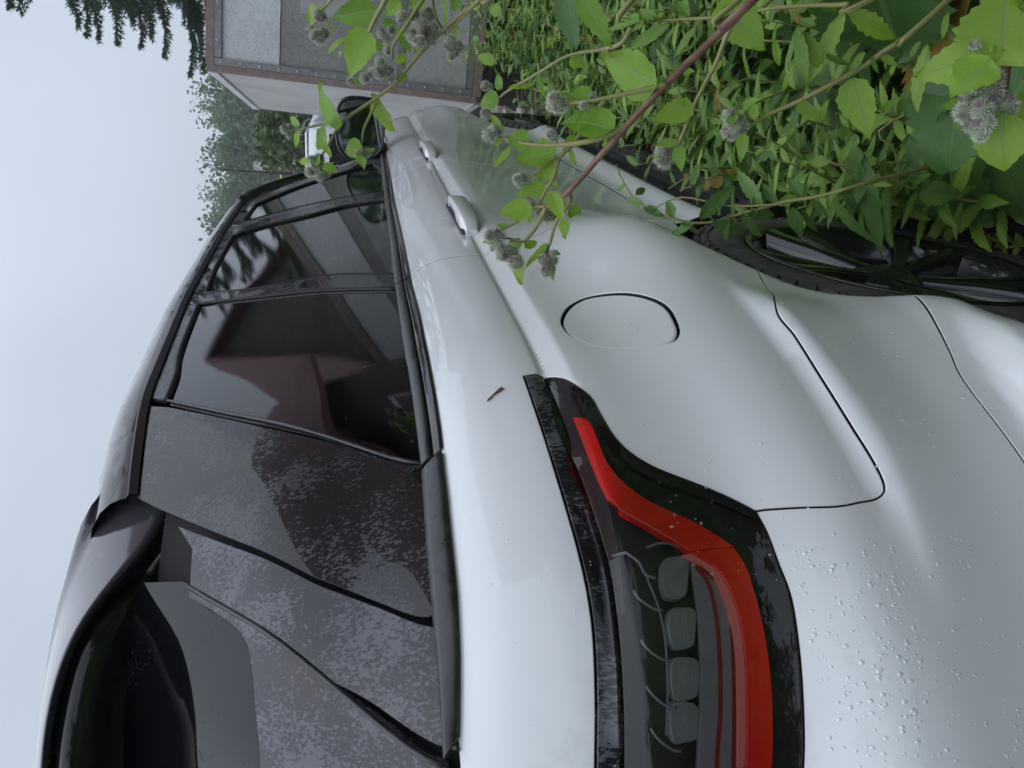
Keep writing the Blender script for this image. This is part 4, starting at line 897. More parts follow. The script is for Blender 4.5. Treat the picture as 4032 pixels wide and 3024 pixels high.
# ---------------------------------------------------------------- van, house, pipe, sapling beyond
M_VAN=mat('silver_van_paint',(.50,.52,.55),.3,coat=.8); M_VANW=mat('white_van_roof',(.78,.8,.82),.25,coat=.6)
van=empty('parked_van',(10.2,.55,GZ)); tag(van,'silver panel van parked beyond the white car, mostly hidden by it','van')
def put(o,root): o.matrix_parent_inverse=root.matrix_basis.inverted(); return o
def vrow(x,top,w_): 
    pr=[(w_*.93,.25),(w_,.45),(w_,1.0),(w_*.97,1.25),(w_*.88,top-.14),(w_*.82,top-.06),(w_*.7,top-.012),(0,top)]
    r=[(x,.55-a,GZ+z) for a,z in pr]; return r+[(x_,1.1-y,z) for x_,y,z in r[-2::-1]]
rows=[vrow(10.2,1.2,.80),vrow(10.22,1.80,.86),vrow(10.35,1.93,.90),vrow(11.5,1.96,.92),vrow(13.2,1.95,.92),vrow(13.8,1.75,.90),vrow(14.4,1.15,.88),vrow(15.0,1.05,.82),vrow(15.1,.6,.75)]
mb=MB().grid(rows); mb.add(rows[0],[tuple(range(15))]); put(mb.obj('body',M_VAN,van,True),van)
put(MB().box((11.8,.55,GZ+1.955),(2.7,1.25,.03),None,.012).obj('roof',M_VANW,van),van)
put(MB().box((10.195,.55,GZ+1.45),(.02,1.30,.42),None,.005).obj('rear_window',GLOSSD,van),van)
for yy in(-.02,1.12): put(MB().tube([(10.6,yy,GZ+1.99),(10.7,yy,GZ+2.05),(12.6,yy,GZ+2.05),(12.7,yy,GZ+1.99)],.016,6).obj('roof_rail',GLOSSD,van,True),van)
for x0,x1 in((10.6,11.5),(11.6,12.6),(12.7,13.5)):
    for yy in(-.358,1.458): put(MB().box(((x0+x1)/2,yy,GZ+1.45),(x1-x0,.03,.36),Matrix.Rotation(R(6 if yy>0 else -6),3,'X'),.005).obj('side_window',GLOSSD,van),van)
for yy in(-.20,1.30): put(MB().box((10.20,yy,GZ+1.0),(.05,.12,.45),None,.02).obj('tail_light',REDP,van),van)
for xx in(11.0,14.2):
    for yy in(-.32,1.42):
        mb=MB().grid([[(xx+r*math.cos(a),yy+d,GZ+.32+r*math.sin(a)) for a in np.linspace(0,2*math.pi,25)[:-1]] for r,d in((.02,0),(.20,0),(.31,.02),(.32,.05),(.32,.16),(.2,.18))],True); put(mb.obj('wheel',TYRE,van,True),van)
M_BRICK=mat('pale_plaster_wall',rough=.8,build=ply((.34,.33,.31),(.42,.41,.38),(.48,.47,.44),6)); M_BROWN=mat('brown_roof_sheet',rough=.5,build=ply((.09,.06,.05),(.14,.09,.08),(.20,.15,.13),8))
M_REDR=mat('red_metal_roof',rough=.35,build=ply((.095,.010,.014),(.135,.014,.020),(.17,.022,.028),4)); M_DWALL=mat('grey_brown_wall',rough=.8,build=ply((.09,.088,.078),(.13,.126,.112),(.17,.165,.15),5))
M_PANE=mat('house_window_pane',(.03,.035,.04),.05,spec=.8); M_WFR=mat('white_window_frame',(.7,.7,.7),.5)
def house(name,loc,rz,w_,l_,eave,ridge,wall,roofm,label,chim=False):
    h=empty(name,loc); h.rotation_euler.z=R(rz); tag(h,label,'house')
    a=w_/2; b=l_/2
    mb=MB(); mb.add([(-b,-a,0),(b,-a,0),(b,a,0),(-b,a,0),(-b,-a,eave),(b,-a,eave),(b,a,eave),(-b,a,eave),(-b,0,ridge-.1),(b,0,ridge-.1)],[(0,1,5,4),(2,3,7,6),(3,0,4,8,7),(1,2,6,9,5)]); mb.obj('wall',wall,h)
    ov=.35; sl=(ridge-eave)/a
    for sg in(-1,1):
        mb=MB(); P=[(-b-ov,0,ridge),(b+ov,0,ridge),(b+ov,sg*(a+ov),eave-ov*sl),(-b-ov,sg*(a+ov),eave-ov*sl)]
        Q=[(x,y,z-.08) for x,y,z in P]; mb.add(P+Q,[(0,1,2,3),(7,6,5,4),(0,4,5,1),(1,5,6,2),(2,6,7,3),(3,7,4,0)]); ro=mb.obj('roof_slope',roofm,h)
    for sx in(-1,1):
        for yy in(-a*.45,a*.45):
            fr=MB().box((sx*(b+.012),yy,eave*.55),(.03,.9,1.1),None,.01).obj('window',M_WFR,h); MB().box((sx*(b+.03),yy,eave*.55),(.012,.74,.94)).obj('pane',M_PANE,fr)
    for k in range(max(1,int(l_/2.6))):
        for sg in(-1,1):
            x=-b+1.3+k*2.6; fr=MB().box((x,sg*(a+.012),eave*.55),(.9,.03,1.1),None,.01).obj('window',M_WFR,h); MB().box((x,sg*(a+.03),eave*.55),(.74,.012,.94)).obj('pane',M_PANE,fr)
    if chim: MB().tube([(0,.6,ridge-.5),(0,.6,ridge+.75)],.11,12).obj('chimney',M_STRIP,h,True)
    return h
house('low_house',(22,1.6,GZ),20,5,6,1.9,3.15,M_BRICK,M_BROWN,'low house with brown roof seen beyond the silver van, under the hillside wood',True)
house('red_roof_house',(15.4,-7.0,GZ),120,4.6,7,3.4,6.7,M_DWALL,M_REDR,'grey-brown house with steep red roof, mirrored in the rear quarter window')
house('neighbour_house',(4.6,-7.0,GZ),12,5.4,8,4.0,8.8,M_DWALL,M_REDR,'tall red-roofed house mirrored in the dark rear pillar glass')
M_YEL=mat('yellow_gas_pipe',(.62,.42,.10),.45); pp=empty('gas_pipe',(15.5,.2,GZ)); tag(pp,'yellow overhead gas pipe crossing in front of the low house','pipe')
put(MB().tube([(15.5,.2,2.50),(15.9,5.5,2.55)],.032,10).obj('pipe_run',M_YEL,pp,True),pp)
for q in((15.5,.22),(15.75,3.5)): put(MB().tube([(q[0],q[1],GZ),(q[0],q[1],2.48)],.028,8).obj('support_post',M_YEL,pp,True),pp)
o=MB().box((11.6,.02,.0),(0,0,0)); 
M_BARK=mat('dark_wet_bark',rough=.8,build=simple_noise((.022,.017,.013),(.07,.058,.048),30,5,.5,.004))
# ---------------------------------------------------------------- leaf materials and trees
def leafmat(name,c0,c1,tr=.35,rough=.4,veins=False,spec=.5,vcol=None,ns=6.0):
    m=bpy.data.materials.new(name); m.use_nodes=True; t=m.node_tree; b=t.nodes['Principled BSDF']; out=t.nodes['Material Output']
    oi=N(t,'ObjectInfo'); n=noise(t,ns,4,.6); ad=N(t,'Math',operation='MULTIPLY_ADD'); ad.inputs[1].default_value=.55
    t.links.new(oi.outputs['Random'],ad.inputs[0]); q=N(t,'Math',operation='MULTIPLY'); q.inputs[1].default_value=.45; t.links.new(n.outputs['Fac'],q.inputs[0]); t.links.new(q.outputs[0],ad.inputs[2])
    r=ramp(t,ad.outputs[0],[(.15,c0),(.85,c1)]); col=r.outputs[0]
    if veins:
        uv=N(t,'UVMap'); sp=N(t,'SeparateXYZ'); t.links.new(uv.outputs[0],sp.inputs[0])
        ab=N(t,'Math',operation='SUBTRACT'); ab.inputs[1].default_value=.5; t.links.new(sp.outputs['X'],ab.inputs[0]); aa=N(t,'Math',operation='ABSOLUTE'); t.links.new(ab.outputs[0],aa.inputs[0])
        mid=rng(t,aa.outputs[0],.012,.035,1,0)
        k=N(t,'Math',operation='MULTIPLY_ADD'); k.inputs[1].default_value=-.9; t.links.new(aa.outputs[0],k.inputs[0]); t.links.new(sp.outputs['Y'],k.inputs[2])
        f=N(t,'Math',operation='MULTIPLY'); f.inputs[1].default_value=7.0; t.links.new(k.outputs[0],f.inputs[0]); fr=N(t,'Math',operation='FRACT'); t.links.new(f.outputs[0],fr.inputs[0])
        d=N(t,'Math',operation='SUBTRACT'); d.inputs[1].default_value=.5; t.links.new(fr.outputs[0],d.inputs[0]); da=N(t,'Math',operation='ABSOLUTE'); t.links.new(d.outputs[0],da.inputs[0])
        sd_=rng(t,da.outputs[0],.02,.10,.30,0); mxv=N(t,'Math',operation='MAXIMUM'); t.links.new(mid.outputs[0],mxv.inputs[0]); t.links.new(sd_.outputs[0],mxv.inputs[1])
        vc=N(t,'Mix'); vc.data_type='RGBA'; t.links.new(mxv.outputs[0],vc.inputs['Factor']); t.links.new(col,vc.inputs['A']); vc.inputs['B'].default_value=(*(vcol or (.26,.34,.12)),1); col=vc.outputs['Result']
        hb=N(t,'Math',operation='MULTIPLY_ADD'); hb.inputs[1].default_value=-1.0; t.links.new(mxv.outputs[0],hb.inputs[0]); n3=noise(t,120,3,.6); t.links.new(n3.outputs['Fac'],hb.inputs[2]); bump(t,b,hb.outputs[0],.5,.0012)
    if veins:
        n4=noise(t,160,3,.6); n5=noise(t,14,2,.5); sm=N(t,'Math',operation='MULTIPLY'); t.links.new(rng(t,n4.outputs['Fac'],.60,.66,0,1).outputs[0],sm.inputs[0]); t.links.new(rng(t,n5.outputs['Fac'],.56,.66,0,.8).outputs[0],sm.inputs[1])
        sv=N(t,'Mix'); sv.data_type='RGBA'; t.links.new(sm.outputs[0],sv.inputs['Factor']); t.links.new(col,sv.inputs['A']); sv.inputs['B'].default_value=(.42,.36,.10,1); col=sv.outputs['Result']
    t.links.new(col,b.inputs['Base Color']); b.inputs['Roughness'].default_value=rough; b.inputs['Specular IOR Level'].default_value=spec
    tl=N(t,'BsdfTranslucent'); hs=N(t,'HueSaturation'); hs.inputs['Saturation'].default_value=1.15; hs.inputs['Value'].default_value=1.3; t.links.new(col,hs.inputs['Color']); t.links.new(hs.outputs[0],tl.inputs['Color'])
    mx=N(t,'MixShader'); mx.inputs[0].default_value=tr; t.links.new(b.outputs[0],mx.inputs[1]); t.links.new(tl.outputs[0],mx.inputs[2]); t.links.new(mx.outputs[0],out.inputs['Surface'])
    return m
LF_TREE=leafmat('tree_leaf',(.030,.055,.016),(.075,.12,.030),.3,.45,ns=1.2); LF_FAR=leafmat('far_wood_leaf',(.038,.078,.026),(.095,.15,.050),.25,.6,ns=.25)
LF_SPR=leafmat('spruce_needle',(.035,.075,.040),(.08,.135,.065),.2,.5,ns=1.5); LF_WEED=leafmat('weed_leaf',(.05,.115,.018),(.16,.28,.045),.35,.32,ns=3)
def leaf_cloud(mb,cx,cyy,cz,rx,ry,rz_,n,size,rs,clumps=None,droop=0):
    nc=clumps or max(6,n//120); cl=[]
    for _ in range(nc):
        while True:
            p=Vector((rs.uniform(-1,1),rs.uniform(-1,1),rs.uniform(-1,1)))
            if .25<p.length<1.0: break
        cl.append((p,rs.uniform(.16,.34)))
    v=[];f=[]
    for i in range(n):
        p,rr=rs.choice(cl); q=p+Vector((rs.gauss(0,rr*.55),rs.gauss(0,rr*.55),rs.gauss(0,rr*.5)))
        c=Vector((cx+q.x*rx,cyy+q.y*ry,cz+q.z*rz_)); s=size*rs.uniform(.6,1.35)
        a=Vector((rs.gauss(0,1),rs.gauss(0,1),rs.gauss(0,.6)-droop)).normalized(); b=a.orthogonal().normalized(); b=(b*math.cos(k:=rs.uniform(0,6.3))+a.cross(b)*math.sin(k)); 
        w2=s*rs.uniform(.28,.42); m=c+a*s*.5; k0=len(v); nn=a.cross(b)*s*.08
        v+=[c,m+b*w2+nn,c+a*s,m-b*w2+nn]; f+=[(k0,k0+1,k0+2),(k0,k0+2,k0+3)]
    mb.add(v,f)
def tree(name,x,y,h,crown_r,crown_z,n,size,label,seed,leafm,trunk_r=.09,group=None,cat='tree',rzs=None):
    rs=random.Random(seed); t=empty(name,(x,y,GZ)); tag(t,label,cat,group)
    mb=MB(); mb.tube([(0,0,0),(rs.uniform(-.05,.05),.03,h*.3),(rs.uniform(-.1,.1),0,h*.6),(0,rs.uniform(-.1,.1),h*.9)],[trunk_r,trunk_r*.8,trunk_r*.5,trunk_r*.12],8)
    for k in range(9):
        a=rs.uniform(0,6.3); z0=h*rs.uniform(.3,.8); L=crown_r*rs.uniform(.5,.9); mb.tube([(0,0,z0),(math.cos(a)*L*.5,math.sin(a)*L*.5,z0+L*.3),(math.cos(a)*L,math.sin(a)*L,z0+L*.5)],[trunk_r*.3,trunk_r*.18,trunk_r*.05],5)
    mb.obj('trunk',M_BARK,t,True); c=MB(); leaf_cloud(c,0,0,crown_z,crown_r,crown_r,rzs or (h-crown_z)*1.0,n,size,rs); c.obj('crown',leafm,t)
    return t
tree('leafy_tree',14.6,.42,3.0,.80,1.95,2600,.12,'bright green leafy tree rising just behind the box trailer',11,LF_TREE,.06)
tree('leafy_shrub',16.5,1.9,2.3,.8,1.3,2200,.11,'rounded green shrub between the silver van and low house',12,LF_TREE,.04,cat='shrub')
# spruce at the right edge
def spruce(x,y,h,seed,label):
    rs=random.Random(seed); t=empty('spruce_tree',(x,y,GZ)); tag(t,label,'tree')
    tb=MB().tube([(0,0,0),(0.02,0,h*.5),(0,0,h)],[.13,.09,.02],9); nd_=MB()
    z=1.2
    while z<h*.98:
        for k in range(5):
            a=rs.uniform(0,6.3); L=(h-z)*.33+.35; L*=rs.uniform(.75,1.1); d=Vector((math.cos(a),math.sin(a),0)); pts=[]
            for i in range(7):
                s=i/6; pts.append(Vector((0,0,z))+d*L*s+Vector((0,0,-.28*L*s+.22*L*s*s*s)))
            tb.tube(pts,[.022*(1-i/7)+.004 for i in range(7)],5)
            side=Vector((-d.y,d.x,0)); nseg=max(6,int(L*12))
            for i in range(nseg):
                s=.18+.82*i/nseg; j=min(int(s*6),5); p=pts[j].lerp(pts[j+1],s*6-j)
                for sg in(-1,1,0):
                    tl=(.34*L*(1-s*.75))*rs.uniform(.7,1.1)*(0.55 if sg==0 else 1); ax=(d*.65+side*sg*.8+Vector((0,0,-.35*rs.random()))).normalized()
                    if sg==0 and i<nseg-1: continue
                    m=max(3,int(tl/.036)); tb.tube([p,p+ax*tl],[.004,.002],3,False)
                    for q in range(m):
                        c=p+ax*tl*(q+.5)/m
                        for r_ in range(7):
                            an=rs.uniform(0,6.3); o1=ax.orthogonal().normalized(); o2=ax.cross(o1); nn=(ax*.75+o1*math.cos(an)*.8+o2*math.sin(an)*.8).normalized()*.07; w3=nn.cross(Vector((rs.random(),rs.random(),rs.random()))).normalized()*.009
                            i0=len(nd_.v); nd_.v+=[c-w3,c+w3,c+nn]; nd_.f.append((i0,i0+1,i0+2))
        z+=.30
    tb.obj('trunk',M_BARK,t,True); nd_.obj('crown',LF_SPR,t)
spruce(11.5,-1.85,6.9,5,'dark spruce reaching above the box trailer at the right edge')
# bare sapling in front of the hillside
sp_=empty('bare_sapling',(12.0,.70,GZ)); tag(sp_,'thin leafless sapling standing against the misty hillside wood','sapling'); rs=random.Random(4)
mb=MB().tube([(0,0,0),(.02,.02,1.6),(.0,.03,2.6),(.03,.01,3.4)],[.028,.022,.014,.004],7); mb.obj('trunk',M_BARK,sp_,True); mb=MB()
for k in range(26):
    z=1.3+2.0*k/26; a=rs.uniform(0,6.3); L=rs.uniform(.25,.55)*(1.15-k/40); d=Vector((math.cos(a),math.sin(a),.9)).normalized(); p=Vector((.01,.02,z)); mb.tube([p,p+d*L*.5+Vector((0,0,.02)),p+d*L+Vector((0,0,.10))],[.006,.004,.0015],4)
mb.obj('twigs',M_BARK,sp_,True)
# misty wooded hillside
rs=random.Random(21); gr=np.random.default_rng(5); V=[]; CORE=[]
for k in range(96):
    az=R(rs.uniform(3.5,23) if k<66 else rs.uniform(23,62)); d=rs.uniform(54,86); x=-.3+d*math.cos(az); y=-1.3+d*math.sin(az); h=rs.uniform(9.8,12.0)*(d/62); rx=rs.uniform(2.0,3.2)
    nc=46; cl=gr.normal(0,.42,(nc,3)); cl/=np.maximum(1,np.linalg.norm(cl,axis=1,keepdims=True)/.92); n=3600 if k<66 else 1500
    q=cl[gr.integers(0,nc,n)]+np.clip(gr.normal(0,.11,(n,3)),-.2,.2); c_=np.array([x,y,h*.52])+q*np.array([rx,rx,h*.47])
    A=gr.normal(0,1,(n,3)); A/=np.linalg.norm(A,axis=1,keepdims=True); B=np.cross(A,gr.normal(0,1,(n,3))); B/=np.linalg.norm(B,axis=1,keepdims=True); s=gr.uniform(.18,.40,(n,1))
    CORE.append((x,y,h*.50,rx*.66,h*.34))
    V.append(np.stack([c_,c_+A*s*.5+B*s*.36,c_+A*s,c_+A*s*.5-B*s*.36],1).reshape(-1,3))
for (x,y,z,rx,rz_) in CORE:      # dense inner foliage of each crown
    th=gr.uniform(0,math.pi,420); ph=gr.uniform(0,2*math.pi,420); c_=np.stack([x+rx*np.sin(th)*np.cos(ph),y+rx*np.sin(th)*np.sin(ph),z+rz_*np.cos(th)],1); A=gr.normal(0,1,(420,3)); A/=np.linalg.norm(A,axis=1,keepdims=True); B=np.cross(A,gr.normal(0,1,(420,3))); B/=np.linalg.norm(B,axis=1,keepdims=True)
    V.append(np.stack([c_-A*.45,c_+B*.4,c_+A*.45,c_-B*.4],1).reshape(-1,3))
V=np.concatenate(V); me=bpy.data.meshes.new('hillside_wood'); nf=len(V)//4; me.vertices.add(len(V)); me.vertices.foreach_set('co',V.ravel()); me.loops.add(len(V)); me.loops.foreach_set('vertex_index',np.arange(len(V))); me.polygons.add(nf); me.polygons.foreach_set('loop_start',np.arange(0,len(V),4)); me.update(calc_edges=True); me.validate()
o=link('hillside_wood',me,mat=LF_FAR); tag(o,'misty green wood covering the slope behind the house','wood',kind='stuff')
# rough weeds standing beside and behind the viewer, up to the houses
rs=random.Random(31); mb=MB()
for k in range(420):
    x=rs.uniform(-5,13); y=-1.95-abs(rs.gauss(0,2.4)); 
    if x>5.2: y=-3.4-abs(rs.gauss(0,1.5))
    h=rs.uniform(.5,1.15); leaf_cloud(mb,x,y,GZ+h*.5,.28,.28,h*.55,110,.12,rs,5)
for k in range(60):
    x=rs.uniform(9.0,21); y=rs.uniform(-1.2,4.5); h=rs.uniform(.5,1.2); leaf_cloud(mb,x,y,GZ+h*.5,.5,.5,h*.5,110,.14,rs,5)
o=mb.obj('weed_thicket',LF_WEED); tag(o,'tangled green weeds growing along the verge beside the car','weeds',kind='stuff')
# unseen thicket added beside and behind the camera to darken the paint and mirror
rs=random.Random(41); mb=MB()
for k in range(120):
    x=rs.uniform(-12,12); y=-4.6-abs(rs.gauss(0,1.6)) if x>-2 else rs.uniform(-7,3.0)
    if x<=-2 and y>-4: x=-4.5-abs(rs.gauss(0,2.0))
    h=rs.uniform(1.6,3.4)
    leaf_cloud(mb,x,y,GZ+h*.5,.8,.8,h*.52,330,.20,rs,7)
o=mb.obj('sky_blocking_thicket',LF_WEED); tag(o,'tall bushes added outside the view to darken the white paint','bushes',kind='stuff')
rs=random.Random(43); mb=MB()
for k in range(2300):
    x=.6+5.2*rs.random(); y=-1.05-rs.random()*(.9+.15*x)
    if x<1.62 and y>-1.22: continue
    h=rs.uniform(.06,.22); leaf_cloud(mb,x,y,gh(x,y)+h*.5,.05,.05,h*.5,7,.055,rs,2)
o=mb.obj('ground_cover',LF_WEED); tag(o,'low mixed green ground cover under the taller weeds','ground cover',kind='stuff')
